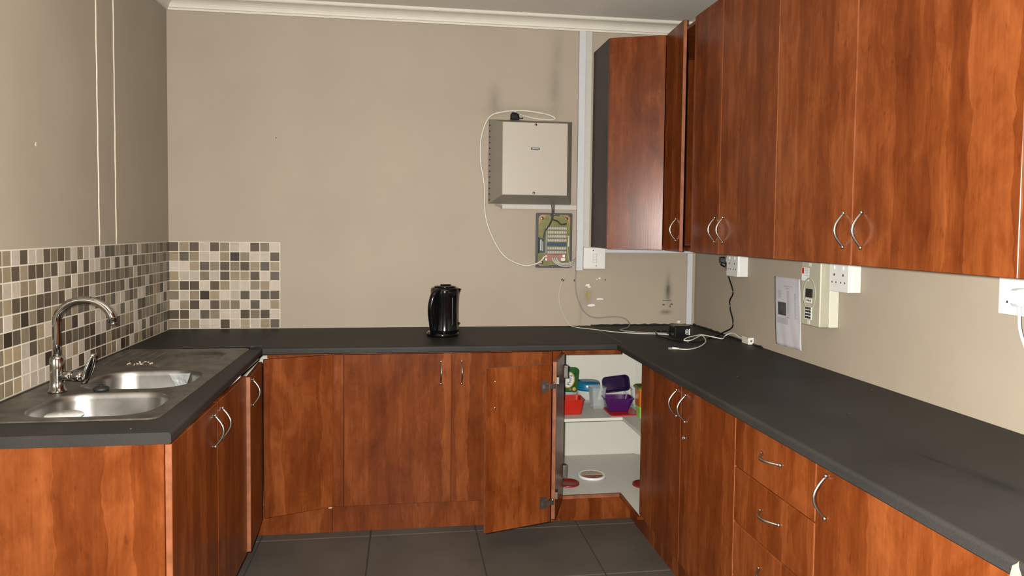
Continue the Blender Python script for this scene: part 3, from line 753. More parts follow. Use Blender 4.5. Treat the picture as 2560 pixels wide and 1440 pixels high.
for k in range(5):
    x = 0.065+0.038*k
    MB().tube([(x, -0.715-0.01*k, ZK-0.002), (x+0.004, -0.73-0.01*k, ZK+0.0005), (x+0.006, -1.00, ZK+0.0005), (x+0.007, -1.02-0.01*k, ZK-0.002)], 0.003, 6).build('drainer_ridge', 'steel_grimy', t)

# mixer tap
TXp, TYp = 0.122, -1.500
t = thing('mixer_tap', 'chrome swan-neck mixer tap standing behind the sink bowls', 'tap', (TXp, TYp, ZK))
MB().lathe([(0.027, 0.0005), (0.027, 0.006), (0.022, 0.012), (0.021, 0.04), (0.0215, 0.075), (0.021, 0.108), (0.017, 0.116), (0.014, 0.118)], (TXp, TYp, ZK), 22).build('body', 'chrome', t)
pts = [(TXp, TYp, ZK+0.110), (TXp, TYp, ZK+0.16), (TXp, TYp, ZK+0.21)]
for k in range(15):
    a = R(180-166*k/14); pts.append((TXp+0.086+0.086*math.cos(a), TYp-0.010*(1-math.cos(R(166*k/14)))*0.5, ZK+0.225+0.072*math.sin(a)))
pts += [(pts[-1][0]+0.003, pts[-1][1], pts[-1][2]-0.018)]
sp = MB().tube(pts, 0.0125, 14).build('spout', 'chrome', t)
MB().tube([pts[-1], (pts[-1][0]+0.002, pts[-1][1], pts[-1][2]-0.008)], 0.0108, 14).build('aerator', 'chrome', t)
lx = Vector((1, -0.15, 0)).normalized()
MB().lathe([(0.0165, 0.012), (0.0165, 0.045), (0.0145, 0.047), (0.0145, 0.052), (0.0185, 0.054), (0.0185, 0.078), (0.016, 0.084), (0.0, 0.086)], (TXp, TYp, ZK+0.052), 18, lx).build('cartridge', 'chrome', t)
# lever paddle rising from the cartridge
e = Vector((TXp, TYp, ZK+0.052))+lx*0.082
rg = []
for k in range(7):
    s_ = k/6; c = e+Vector((0.028*s_+0.004, 0.006*s_, -0.026+0.108*s_-0.010*s_*s_)); wd = 0.009+0.006*math.sin(math.pi*min(1, s_*1.1)); th = 0.0055-0.002*s_
    rg.append([c+Vector((0.62*th*math.cos(a_)+0.75*wd*math.sin(a_), 0.62*wd*math.sin(a_)-0.75*th*math.cos(a_), 0.3*th*math.cos(a_))) for a_ in [2*math.pi*j/12 for j in range(12)]])
MB().loft(rg).build('lever', 'chrome', t)

# things at the sink
t = thing('sink_plug', 'black rubber sink plug lying between the two bowls', 'sink plug', (0.245, -1.500, ZK))
MB().lathe([(0.021, 0.0004), (0.024, 0.004), (0.024, 0.010), (0.018, 0.014), (0.008, 0.016), (0.006, 0.022), (0.0, 0.023)], (0.252, -1.497, ZK), 18).build('stopper', 'rubber', t)
pts = [(0.252+0.011*math.cos(R(a)), -1.497, ZK+0.022+0.009*math.sin(R(a))) for a in range(-20, 201, 20)]
MB().tube(pts, 0.0018, 6).build('ring', 'rubber', t)
zbw = ZK-0.150
mb = MB().lathe([(0.030, 0.0008), (0.040, 0.010), (0.045, 0.060), (0.047, 0.1265), (0.050, 0.129), (0.050, 0.134), (0.047, 0.136), (0.0, 0.1362)], (0.243, -1.735, zbw), 32)
tag(mb.build('container', 'ceramic_white', loc=(0.243, -1.735, zbw)), 'round white container with a flat lid standing in the near sink bowl', 'container')
# thin clear sheet added in the shape of a glint on the second bowl
q = random.Random(5); mb = MB(); nx, nz_ = 7, 7; vv = []
for j in range(nz_):
    for i in range(nx):
        tt = j/(nz_-1); wd = 0.075*(1-0.75*tt)
        vv.append((0.385+wd*(i/(nx-1)-0.3)+0.02*tt, -1.182-0.006*q.random()-0.003*tt, ZK-0.008-0.070*tt))
mb.add(vv, [(j*nx+i, j*nx+i+1, (j+1)*nx+i+1, (j+1)*nx+i) for j in range(nz_-1) for i in range(nx-1)])
fo = mb.build('glint_sheet', 'clear', loc=(0.39, -1.18, ZK)); so = fo.modifiers.new('thickness', 'SOLIDIFY'); so.thickness = 0.0006
tag(fo, 'thin clear sheet shaped as a glint of light inside the far sink bowl', 'film')
mb = MB(); q = random.Random(3)
for k in range(26):
    a = q.random()*6.28; d_ = q.random()**0.6
    x, y = 0.205+0.05*d_*math.cos(a), -1.015+0.035*d_*math.sin(a); s_ = 0.0015+0.004*q.random()
    mb.lathe([(s_, 0.0), (s_*0.8, s_*0.5), (0.0, s_*0.8)], (x, y, ZK+0.0004), 6)
tag(mb.build('food_scraps', 'residue', loc=(0.205, -1.015, ZK)), 'pale dried food crumbs on the sink drainer', 'crumbs', kind='stuff')

# ------------------------------------------------------------------ kettle
KX, KY = 1.418, -0.330
t = thing('electric_kettle', 'glossy black electric kettle standing on the back worktop', 'kettle', (KX, KY, ZW))
MB().lathe([(0.078, 0.0005), (0.082, 0.006), (0.082, 0.014), (0.076, 0.022)], (KX-0.006, KY, ZW), 36).build('base', 'kettle', t)
prof = [(0.074, 0.022), (0.072, 0.035), (0.069, 0.06), (0.0675, 0.11), (0.068, 0.16), (0.070, 0.20), (0.072, 0.225), (0.071, 0.238), (0.066, 0.245), (0.0, 0.246)]
MB().lathe(prof, (KX+0.004, KY, ZW), 40).build('body', 'kettle', t)
lid = MB().lathe([(0.055, 0.2455), (0.054, 0.252), (0.040, 0.255), (0.0, 0.2555)], (KX+0.004, KY, ZW), 32).build('lid', 'kettle', t)
MB().box(KX-0.02, KX+0.035, KY-0.012, KY+0.012, ZW+0.2556, ZW+0.262).build('lid_latch', 'kettle', lid, bevel=0.003)
hp = cr([(KX-0.030, KY-0.055, ZW+0.235), (KX-0.054, KY-0.072, ZW+0.218), (KX-0.068, KY-0.078, ZW+0.17), (KX-0.070, KY-0.078, ZW+0.125), (KX-0.064, KY-0.074, ZW+0.075), (KX-0.058, KY-0.066, ZW+0.035), (KX-0.056, KY-0.058, ZW+0.018)], 6)
MB().tube(hp, [0.016]*len(hp), 14, flat=0.8).build('handle', 'kettle', t)
MB().loft([[(KX+0.060, KY-0.020, ZW+0.190), (KX+0.060, KY+0.020, ZW+0.190), (KX+0.062, KY+0.010, ZW+0.186), (KX+0.062, KY-0.010, ZW+0.186)],
           [(KX+0.064, KY-0.022, ZW+0.243), (KX+0.064, KY+0.022, ZW+0.243), (KX+0.084, KY+0.008, ZW+0.240), (KX+0.084, KY-0.008, ZW+0.240)]], smooth=False).build('spout', 'kettle', t)
MB().prism([(KX+0.058, ZW+0.030), (KX+0.073, ZW+0.030), (KX+0.070, ZW+0.050), (KX+0.080, ZW+0.066), (KX+0.076, ZW+0.070), (KX+0.062, ZW+0.056)], KY-0.012, KY+0.002, 'y').build('switch_lever', 'kettle', t)
MB().box(KX+0.036, KX+0.042, KY-0.0625, KY-0.0585, ZW+0.06, ZW+0.20).build('water_gauge', 'black', t, bevel=0.001)

# ------------------------------------------------------------------ wall-mounted control box
bx0, bx1, bz0, bz1 = 1.675, 2.138, 1.557, 2.016
fx0, fx1, fz0, fz1 = 1.728, 2.080, 1.598, 1.983
YF = -0.185
t = thing('control_box', 'beige metal telephone exchange box mounted on the back wall', 'control box', (1.9, 0, bz0))
def rect(x0, x1, z0, z1, y): return [(x0, y, z0), (x1, y, z0), (x1, y, z1), (x0, y, z1)]
MB().loft([rect(bx0, bx1, bz0, bz1, -0.001), rect(bx0, bx1, bz0, bz1, -0.030), rect(fx0, fx1, fz0, fz1, YF)], smooth=False).build('housing', 'box_side', t, bevel=0.0012)
fp = box(fx0+0.001, fx1-0.001, YF-0.0035, YF-0.0002, fz0+0.001, fz1-0.001).build('front_panel', 'box_grey', t, bevel=0.0012)
for x, z in ((1.905, 1.971), (1.898, 1.610)):
    MB().lathe([(0.0075, 0.0), (0.0065, 0.0025), (0.0, 0.003)], (x, YF-0.0036, z), 12, (0, -1, 0)).build('screw', 'nickel', fp)
for k in range(14):
    z = bz1-0.034-k*0.0312
    box(bx0-0.0012, bx0+0.022, -0.046, -0.0302, z-0.0028, z+0.0028).build('vent_slot', 'slot', t)
np_ = box(1.881, 1.927, YF-0.0052, YF-0.0036, 1.838, 1.851).build('name_plate', 'black_print', fp)
text_mesh('lettering', 'SIEMENS', 0.0098, 'white_print', np_, Matrix.Translation((1.904, YF-0.0054, 1.8445)) @ Matrix.Rotation(R(90), 4, 'X'), 0.0002)
# plug lying on the box
t = thing('power_plug', 'black plug lying on top of the beige wall box', 'plug', (1.81, -0.06, bz1))
MB().loft([[(x, y, bz1+0.0005) for x, y in rrect(1.812, -0.055, 0.052, 0.045, 0.012, 4)], [(x, y, bz1+0.026) for x, y in rrect(1.810, -0.055, 0.046, 0.040, 0.012, 4)], [(x, y, bz1+0.036) for x, y in rrect(1.808, -0.055, 0.028, 0.026, 0.009, 4)]], smooth=False).build('body', 'black', t)
MB().lathe([(0.0035, 0.0), (0.0035, 0.018)], (1.837, -0.05, bz1+0.008), 10, (1, 0, 0)).lathe([(0.0035, 0.0), (0.0035, 0.018)], (1.837, -0.064, bz1+0.008), 10, (1, 0, 0)).build('pins', 'nickel', t)
MB().box(1.806, 1.818, -0.070, -0.052, bz1+0.0362, bz1+0.040).build('sticker', 'white_plastic', t)
loop = [(1.842, -0.045, 2.046), (1.865, -0.030, 2.042), (1.934, -0.016, 2.031), (2.010, -0.016, 2.026), (2.043, -0.014, 2.032), (2.030, -0.014, 2.046), (1.978, -0.014, 2.060), (1.866, -0.014, 2.072), (1.755, -0.014, 2.062), (1.676, -0.012, 2.030), (1.634, -0.010, 1.924), (1.630, -0.008, 1.793), (1.651, -0.008, 1.663), (1.661, -0.008, 1.487), (1.707, -0.008, 1.356), (1.775, -0.008, 1.261), (1.876, -0.008, 1.215), (1.935, -0.030, 1.222), (1.968, -0.042, 1.240), (1.990, -0.045, 1.268)]
tag(MB().tube(cr(loop, 6), 0.0045, 8).build('cable', 'cable_white', loc=(1.66, 0, 1.6)), 'white cable looping around the left side of the beige wall box', 'cable')
mb = MB()
for k in range(3):
    mb.tube(cr([(1.71+0.012*k, -0.02, bz0-0.001), (1.72+0.012*k, -0.02, 1.547-0.002*k), (1.748, -0.014, 1.540-0.004*k), (1.752, -0.012, 1.539-0.004*k)], 5), 0.0035, 6)
tag(mb.build('cable_bundle', 'cable_grey', loc=(1.73, -0.02, 1.54)), 'short grey cables between the beige box and horizontal trunking', 'cable')

# ------------------------------------------------------------------ trunking, switch
def trunk(label, x0, x1, z0, z1, d=0.018, mat='trunking', lid='x'):
    t = thing('cable_trunking', label, 'trunking', ((x0+x1)/2, 0, z0))
    box(x0, x1, -d+0.003, -0.0005, z0, z1).build('channel', mat, t, bevel=0.0008)
    if lid == 'x': box(x0-0.0008, x1+0.0008, -d-0.0005, -d+0.0031, z0, z1).build('cover', mat, t, bevel=0.0008)
    else: box(x0, x1, -d-0.0005, -d+0.0031, z0-0.0008, z1+0.0008).build('cover', mat, t, bevel=0.0008)
    return t
trunk('upright white trunking from the cornice to the light switch', 2.176, 2.212, 1.188, zc0-0.002, 0.026)
trunk('flat painted upright trunking between white trunking and corner cupboard', 2.2145, 2.250, 1.321, zc0-0.002, 0.014, 'trunking_painted')
trunk('short horizontal white trunking under the beige wall box', 1.752, 2.174, 1.530, 1.553, 0.016, 'trunking_painted', 'z')
trunk('horizontal white trunking under the corner wall cupboard', 2.345, 2.872, 1.290, 1.3135, 0.016, 'trunking', 'z')
trunk('upright white trunking in the back right corner above the worktop', 2.836, 2.866, ZW+0.004, 1.288, 0.016)
t = thing('light_switch', 'white surface-mounted switch box under the corner cupboard', 'switch', (2.275, 0, 1.197))
box(2.2145, 2.340, -0.034, -0.0005, 1.197, 1.3195).build('box', 'white_plastic', t, bevel=0.003, seg=2)
pl = box(2.2155, 2.339, -0.041, -0.0342, 1.198, 1.3185).build('plate', 'white_plastic', t, bevel=0.002, seg=2)
box(2.265, 2.290, -0.0428, -0.0411, 1.232, 1.284).build('rocker_surround', 'trunking', pl)
for k in range(3): box(2.268, 2.287, -0.0455, -0.0429, 1.235+0.016*k, 1.249+0.016*k).build('rocker', 'white_plastic', pl, bevel=0.001)
for x, z in ((2.268, 1.302), (2.287, 1.215)): MB().lathe([(0.003, 0.0), (0.003, 0.001), (0.0, 0.001)], (x, -0.0411, z), 10, (0, -1, 0)).build('screw', 'black_print', pl)

# ------------------------------------------------------------------ distribution board
px0, px1, pz0, pz1 = 1.945, 2.152, 1.202, 1.510
t = thing('circuit_board', 'open circuit board with terminal strips below the beige wall box', 'circuit board', (2.05, 0, pz0))
MB().prism(rrect((px0+px1)/2, (pz0+pz1)/2, px1-px0, pz1-pz0, 0.008, 4), -0.0005, -0.012, 'y').build('back_plate', 'pcb_plate', t)
yb = -0.0125
bd = MB().prism([(px0+0.013, 1.222), (px0+0.026, 1.212), (2.020, 1.212), (2.020, 1.217), (2.098, 1.217), (2.098, 1.212), (px1-0.026, 1.212), (px1-0.013, 1.222), (px1-0.013, 1.485), (px1-0.028, 1.500), (2.078, 1.500), (2.078, 1.492), (2.022, 1.492), (2.022, 1.500), (px0+0.026, 1.500), (px0+0.013, 1.485)], yb, yb-0.0025, 'y').build('board', 'pcb', t)
yb2 = yb-0.0026
for pl_ in ([(px0+0.014, 1.440), (px0+0.026, 1.462), (px0+0.060, 1.498), (px0+0.027, 1.498), (px0+0.014, 1.484)], [(px1-0.014, 1.440), (px1-0.024, 1.462), (px1-0.052, 1.498), (px1-0.029, 1.498), (px1-0.014, 1.484)], [(px0+0.014, 1.236), (px0+0.040, 1.214), (px0+0.027, 1.214), (px0+0.014, 1.223)]):
    MB().prism(pl_, yb2, yb2-0.0004, 'y').build('copper_area', 'pcb_copper', bd)
for x, z in ((1.978, 1.478), (2.116, 1.478), (1.978, 1.232)):
    MB().lathe([(0.009, 0.0), (0.009, 0.003), (0.006, 0.005), (0.0, 0.005)], (x, yb2-0.0005, z), 12, (0, -1, 0)).build('screw', 'hinge', bd)
for x, z in ((2.048, 1.502), (2.042, 1.2085)):
    MB().lathe([(0.004, 0.0), (0.003, 0.002), (0.0, 0.002)], (x, yb2, z), 10, (0, -1, 0)).build('screw', 'nickel', bd)
for k in range(7):
    z = 1.424-0.0223*k; mt = 'strip_blue' if k == 4 else 'strip'; sx0, sx1 = 2.005, 2.116
    s_ = MB().box(sx0, sx1, -0.034, yb2-0.0002, z-0.0085, z+0.0085).build('terminal_strip', mt, t, bevel=0.0008)
    mb = MB()
    for j in range(11):
        x = sx0+0.006+j*0.0098
        mb.box(x, x+0.0022, -0.0385, -0.0341, z-0.006, z+0.006)
        mb.box(x+0.003, x+0.005, -0.0370, -0.0341, z-0.006, z-0.001)
    tag(mb.build('contacts', 'tooth' if k != 4 else 'strip_blue', s_), kind='stuff')
box(1.996, 2.004, -0.030, yb2-0.0002, 1.285, 1.434).build('strip_rail', 'strip', t)
md = box(1.962, 1.990, -0.036, yb2-0.0002, 1.288, 1.369).build('module', 'module', t, bevel=0.001)
box(1.957, 1.962, -0.030, yb2-0.0002, 1.284, 1.372).build('module_cover', 'black', t)
box(1.966, 1.972, -0.0366, -0.0361, 1.300, 1.360).build('module_print', 'white_plastic', md)
box(1.978, 1.981, -0.0366, -0.0361, 1.296, 1.350).build('module_print', 'white_plastic', md)
md = box(1.994, 2.112, -0.026, yb2-0.0002, 1.240, 1.2785).build('line_module', 'module_red', t, bevel=0.001)
for x0, x1, z0, z1 in ((2.094, 2.109, 1.261, 1.277), (2.086, 2.110, 1.241, 1.258), (1.995, 2.007, 1.243, 1.256), (1.997, 2.004, 1.262, 1.273)):
    box(x0, x1, -0.030, -0.0262, z0, z1).build('jack', 'white_plastic', md, bevel=0.001)
box(2.127, 2.132, -0.024, yb2-0.0002, 1.322, 1.376).build('connector', 'tooth', t); box(2.122, 2.136, -0.018, yb2-0.0002, 1.378, 1.382).build('connector', 'tooth', t)
wires = [('dark_cable', 'two dark cables running from the beige box to the circuit board', 'cable_dark', 0.0042,
          [[(2.030, -0.026, bz0-0.002), (2.034, -0.026, 1.515), (2.030, -0.030, 1.470), (2.010, -0.042, 1.435), (1.990, -0.042, 1.405), (1.984, -0.042, 1.372)],
           [(2.043, -0.026, bz0-0.002), (2.042, -0.026, 1.515), (2.037, -0.026, 1.475), (2.062, -0.024, 1.465), (2.085, -0.024, 1.446), (2.096, -0.024, 1.446), (2.116, -0.022, 1.450)]])]
for nm, lab, mt, rr, ps in wires:
    mb = MB()
    for p in ps: mb.tube(cr(p, 6), rr, 7)
    tag(mb.build(nm, mt, loc=(2.03, -0.03, 1.45)), lab, 'cable')
q = random.Random(11)
t = thing('wire_bundle', 'bundle of grey and white wires from the circuit board into the trunking', 'wires', (2.12, -0.03, 1.23))
for k in range(9):
    x = 2.036+0.004*k; dz = 0.003*k
    p = [(x, -0.030, 1.262), (x+0.004, -0.036, 1.244-0.004*q.random()), (x+0.022, -0.040, 1.226+0.5*dz*0.3), (2.090+0.003*k, -0.040, 1.212+dz*0.9), (2.130, -0.036, 1.211+dz), (2.155, -0.030, 1.222+dz), (2.1745, -0.020, 1.236+dz)]
    MB().tube(cr(p, 5), 0.0021, 6).build('wire', 'cable_white' if k % 3 == 0 else 'cable_grey', t)
thin = [(2.121, -0.030, 1.345), (2.123, -0.030, 1.300), (2.128, -0.040, 1.252), (2.136, -0.050, 1.222), (2.134, -0.040, 1.196), (2.118, -0.008, 1.160), (2.104, -0.006, 1.134), (2.088, -0.006, 1.090), (2.082, -0.006, 1.044), (2.090, -0.008, 0.985), (2.115, -0.012, 0.925), (2.138, -0.045, ZW+0.012), (2.165, -0.095, ZW+0.0035), (2.232, -0.170, ZW+0.0035), (2.330, -0.285, ZW+0.0035), (2.440, -0.350, ZW+0.0035), (2.52, -0.375, ZW+0.0035), (2.583, -0.405, ZW+0.0035)]
tp = cr(thin, 6)
tag(MB().tube(tp, [0.0013 if p.z > 0.9 else 0.0024 for p in tp], 6).build('cable', 'cable_white', loc=(2.1, -0.05, 1.0)), 'thin white wire hanging from the circuit board onto the worktop', 'cable')
grey = [(2.178, -0.012, 1.187), (2.176, -0.010, 1.150), (2.178, -0.008, 1.089), (2.190, -0.008, 1.030), (2.215, -0.008, 0.972), (2.250, -0.008, 0.935), (2.290, -0.008, 0.919), (2.340, -0.008, 0.919), (2.392, -0.008, 0.923), (2.440, -0.010, 0.921), (2.474, -0.016, 0.908), (2.480, -0.06, 0.888), (2.450, -0.13, ZW+0.0062), (2.395, -0.20, ZW+0.0062), (2.375, -0.235, ZW+0.0062), (2.40, -0.285, ZW+0.0062), (2.47, -0.335, ZW+0.0062), (2.52, -0.352, ZW+0.0062), (2.583, -0.382, ZW+0.0062)]
tag(MB().tube(cr(grey, 6), 0.0034, 7).build('cable', 'cable_grey', loc=(2.3, -0.05, 0.9)), 'grey cable curving down the wall from the upright trunking to the worktop', 'cable')

# ------------------------------------------------------------------ adapter and leads on the worktop
t = thing('power_adapter', 'black power adapter lying in the worktop corner', 'adapter', (2.63, -0.42, ZW))
mb = MB().loft([[(x, y, ZW+0.0005) for x, y in rrect(2.635, -0.425, 0.090, 0.085, 0.008, 4)], [(x, y, ZW+0.050) for x, y in rrect(2.635, -0.425, 0.088, 0.083, 0.008, 4)], [(x, y, ZW+0.056) for x, y in rrect(2.635, -0.425, 0.078, 0.073, 0.008, 4)]], smooth=False)
bo = mb.build('body', 'black', t)
for k, (x0, x1, z0, z1) in enumerate(((2.648, 2.653, 0.015, 0.040), (2.655, 2.659, 0.012, 0.044), (2.662, 2.665, 0.012, 0.040), (2.667, 2.673, 0.010, 0.042))):
    for j in range(4):
        dz = (z1-z0)/4; box(x0, x1, -0.4686, -0.4678, ZW+z0+dz*j, ZW+z0+dz*j+dz*(0.6 if k < 3 else 0.9)).build('print_line', 'white_print', bo)
blk = [(2.842, -0.500, 1.262), (2.850, -0.492, 1.235), (2.866, -0.488, 1.185), (2.872, -0.520, 1.130), (2.874, -0.525, 1.098), (2.872, -0.497, 1.062), (2.874, -0.498, 1.02), (2.876, -0.530, 0.962), (2.872, -0.525, 0.925), (2.852, -0.470, 0.894), (2.835, -0.455, ZW+0.0058), (2.770, -0.510, ZW+0.0058), (2.700, -0.590, ZW+0.0058), (2.640, -0.660, ZW+0.0058), (2.570, -0.660, ZW+0.0058), (2.530, -0.560, ZW+0.0058), (2.512, -0.44, ZW+0.008), (2.525, -0.375, ZW+0.014), (2.555, -0.362, ZW+0.017), (2.588, -0.390, ZW+0.020)]
tag(MB().tube(cr(blk, 6), 0.0038, 7).build('power_lead', 'black', loc=(2.8, -0.5, 1.0)), 'black lead from the corner double socket to the adapter', 'cable')
t = thing('telephone_lead', 'white telephone lead with a clear plug end looped on the worktop', 'cable', (2.7, -0.65, ZW))
ph = [(2.872, -0.660, ZW+0.018), (2.868, -0.625, ZW+0.020), (2.864, -0.575, ZW+0.030), (2.858, -0.535, ZW+0.026), (2.835, -0.525, ZW+0.010), (2.800, -0.575, ZW+0.006), (2.755, -0.565, ZW+0.014), (2.722, -0.510, ZW+0.016), (2.690, -0.525, ZW+0.017), (2.610, -0.585, ZW+0.014), (2.585, -0.612, ZW+0.005), (2.620, -0.612, ZW+0.006), (2.680, -0.555, ZW+0.014), (2.705, -0.540, ZW+0.018), (2.695, -0.600, ZW+0.016), (2.660, -0.695, ZW+0.010), (2.590, -0.790, ZW+0.004), (2.510, -0.860, ZW+0.004), (2.463, -0.850, ZW+0.004)]
pth = cr(ph, 6); MB().tube(pth, 0.0030, 7).build('lead', 'cable_white', t)
MB().tube([(2.466, -0.851, ZW+0.005), (2.448, -0.843, ZW+0.006), (2.436, -0.839, ZW+0.006)], [0.004, 0.0055, 0.0058], 8).build('boot', 'cable_white', t)
MB().prism(rrect(2.428, -0.836, 0.016, 0.012, 0.002, 2), ZW+0.0006, ZW+0.009).build('plug', 'clear', t)

# ------------------------------------------------------------------ right wall fittings
XS = W
def socket(label, y0, y1, z0, z1, d, switched=True, group=None):
    t = thing('double_socket', label, 'socket', (W, (y0+y1)/2, z0))
    box(W-d+0.008, W-0.0005, y1, y0, z0, z1).build('box', 'white_plastic', t, bevel=0.002, seg=2)
    pl = box(W-d, W-d+0.0079, y1-0.001, y0+0.001, z0-0.001, z1+0.001).build('plate', 'white_plastic', t, bevel=0.003, seg=2)
    L = y0-y1; x = W-d-0.0004
    for c in (0.27, 0.73):
        yc = y0-L*c; h = z1-z0
        box(x-0.0004, x+0.0008, yc-0.003, yc+0.003, z0+h*0.54, z0+h*0.62).build('pin_hole', 'black_print', pl)
        for s_ in (-1, 1): box(x-0.0004, x+0.0008, yc+s_*0.0125-0.0022, yc+s_*0.0125+0.0022, z0+h*0.29, z0+h*0.35).build('pin_hole', 'black_print', pl)
        box(x-0.0035, x+0.0008, yc-0.005, yc+0.005, z0+h*0.76, z0+h*0.90).build('rocker', 'ceramic_white', pl, bevel=0.0012)
    return t, pl
socket('white double socket box beside the back right corner', -0.532, -0.657, 1.194, 1.302, 0.055)
socket('white double socket box next to the prepaid meter', -1.424, -1.545, 1.193, 1.302, 0.052)
sc, scp = socket('white double socket with a plug, at the right picture edge', -2.202, -2.36, 1.196, 1.302, 0.032)
# black plug in the corner socket, white lead above it
t = thing('power_plug', 'small black plug pushed into the corner double socket', 'plug', (2.83, -0.52, 1.25))
MB().loft([[(2.829, y, z) for y, z in rrect(-0.512, 1.270, 0.026, 0.036, 0.005, 3)], [(2.806, y, z) for y, z in rrect(-0.512, 1.272, 0.022, 0.030, 0.005, 3)]], smooth=False).build('body', 'black', t)
MB().tube([(2.812, -0.505, 1.258), (2.820, -0.498, 1.246), (2.838, -0.497, 1.236)], 0.0045, 8).build('strain_relief', 'black', t)
tag(MB().tube(cr([(2.875, -0.470, 1.312), (2.870, -0.462, 1.290), (2.862, -0.468, 1.262), (2.848, -0.486, 1.246)], 6), 0.0026, 7).build('cable', 'cable_white', loc=(2.87, -0.47, 1.28)), 'short white wire hanging beside the corner double socket', 'cable')
t = thing('plug', 'white three-pin plug with cord in the socket at the right edge', 'plug', (2.84, -2.29, 1.24))
ctr = (-2.285, 1.246)
MB().loft([[(W-0.0372, y, z) for y, z in rrect(ctr[0], ctr[1], 0.050, 0.052, 0.014, 4)], [(W-0.053, y, z) for y, z in rrect(ctr[0], ctr[1], 0.046, 0.048, 0.014, 4)], [(W-0.063, y, z) for y, z in rrect(ctr[0], ctr[1]+0.002, 0.030, 0.034, 0.010, 4)]], smooth=False).build('body', 'ceramic_white', t)
MB().tube(cr([(W-0.048, -2.288, 1.222), (W-0.047, -2.289, 1.195), (W-0.046, -2.292, 1.160), (W-0.040, -2.305, 1.115), (W-0.030, -2.325, 1.06), (W-0.018, -2.345, 0.98), (W-0.018, -2.352, 0.90), (W-0.03, -2.37, ZW+0.0095), (W-0.06, -2.46, ZW+0.0075)], 6), 0.0042, 8).build('cord', 'ceramic_white', t)

# prepaid electricity meter
t = thing('electricity_meter', 'beige prepaid electricity meter with keypad under the wall cupboards', 'meter', (W, -1.34, 1.045))
my0, my1, mz0, mz1 = -1.277, -1.412, 1.046, 1.300; md = 0.080
box(W-0.040, W-0.0005, my1-0.001, my0+0.002, mz0, mz1-0.006).build('base', 'meter_light', t, bevel=0.002)
fr = MB().loft([[(W-0.041, y, z) for y, z in rrect((my0+my1)/2, (mz0+mz1)/2, my0-my1, mz1-mz0, 0.006, 3)], [(W-md+0.004, y, z) for y, z in rrect((my0+my1)/2, (mz0+mz1)/2, my0-my1, mz1-mz0, 0.006, 3)], [(W-md, y, z) for y, z in rrect((my0+my1)/2, (mz0+mz1)/2, my0-my1-0.006, mz1-mz0-0.006, 0.006, 3)]], smooth=False).build('front_cover', 'meter', t)
xm = W-md
ring = []; n = 36
def ov(s_, x): return [(x, -1.336+0.046*s_*math.cos(2*math.pi*k/n), 1.170+0.068*s_*math.sin(2*math.pi*k/n)) for k in range(n)]
MB().loft([ov(1.0, xm+0.001), ov(0.98, xm-0.0012), ov(0.86, xm-0.0012), ov(0.84, xm+0.001)], True, False, False, smooth=True).build('oval_ridge', 'meter', fr)
box(xm-0.0045, xm-0.0004, -1.362, -1.314, 1.158, 1.192).build('display', 'black', fr, bevel=0.001)
box(xm-0.003, xm-0.0004, -1.312, -1.307, 1.162, 1.192).build('indicator_strip', 'white_plastic', fr)
lb_ = box(xm-0.0014, xm-0.0004, -1.357, -1.313, 1.136, 1.153).build('name_label', 'white_plastic', fr)
for k in range(3): box(xm-0.0018, xm-0.0015, -1.350+0.011*k, -1.343+0.011*k, 1.141+0.001*k, 1.149).build('print_mark', 'black_print', lb_)
kp = box(xm-0.003, xm-0.0004, -1.361, -1.311, 1.070, 1.121).build('keypad', 'white_plastic', fr, bevel=0.001)
for i in range(3):
    for j in range(4): box(xm-0.0058, xm-0.0031, -1.325-0.0135*i-0.010+0.006, -1.325-0.0135*i+0.006, 1.1195-0.0122*j-0.0088, 1.1195-0.0122*j).build('key', 'black_print', kp, bevel=0.0008)
st_ = box(xm-0.0010, xm-0.0004, -1.333, -1.279, 1.222, 1.274).build('sticker', 'ceramic_white', fr)
box(xm-0.0014, xm-0.0011, -1.296, -1.281, 1.250, 1.273).build('red_square', 'red', st_)
for k in range(5): box(xm-0.0013, xm-0.0011, -1.329, -1.302, 1.268-0.0065*k, 1.2700-0.0065*k).build('print_line', 'grey_print', st_)
box(xm-0.002, xm-0.0004, -1.346, -1.331, 1.052, 1.068).build('seal_tab', 'meter_light', fr)
box(xm-0.002, xm-0.0004, -1.346, -1.331, 1.281, 1.294).build('seal_tab', 'meter_light', fr)
# paper notice taped behind it
t = thing('paper_notice', 'creased printed paper notice taped to the wall beside the meter', 'paper', (W, -1.04, 0.91))
q = random.Random(9); nu, nv = 16, 22; vv = []
for j in range(nv+1):
    for i in range(nu+1):
        u_, v_ = i/nu, j/nv
        y = -0.918-0.216*u_-0.030*(1-v_)*0.9; z = 0.914+0.302*v_+0.004*(1-u_)*(1-v_)*-1
        vv.append((W-0.0022-0.0018*max(0, mnoise.noise(Vector((u_*5+v_*2, v_*4, 0.3))))-0.002*(1-v_)*abs(math.sin(u_*9+v_*3)), y, z))
mb = MB().add(vv, [(j*(nu+1)+i, j*(nu+1)+i+1, (j+1)*(nu+1)+i+1, (j+1)*(nu+1)+i) for j in range(nv) for i in range(nu)], True)
sheet = mb.build('sheet', 'paper', t); so = sheet.modifiers.new('thickness', 'SOLIDIFY'); so.thickness = 0.0004
def pprint(u0, u1, v0, v1, mat, name='print_block'):
    f = lambda u_, v_: (W-0.0050, -0.918-0.216*u_-0.030*(1-v_)*0.9, 0.914+0.302*v_)
    ps_ = [f(u0, v0), f(u1, v0), f(u1, v1), f(u0, v1)]
    MB().add(ps_+[(x-0.0002, y, z) for x, y, z in ps_], [(0, 1, 2, 3), (7, 6, 5, 4), (0, 4, 5, 1), (1, 5, 6, 2), (2, 6, 7, 3), (3, 7, 4, 0)]).build(name, mat, sheet)
pprint(0.14, 0.46, 0.44, 0.63, 'photo_print', 'picture')
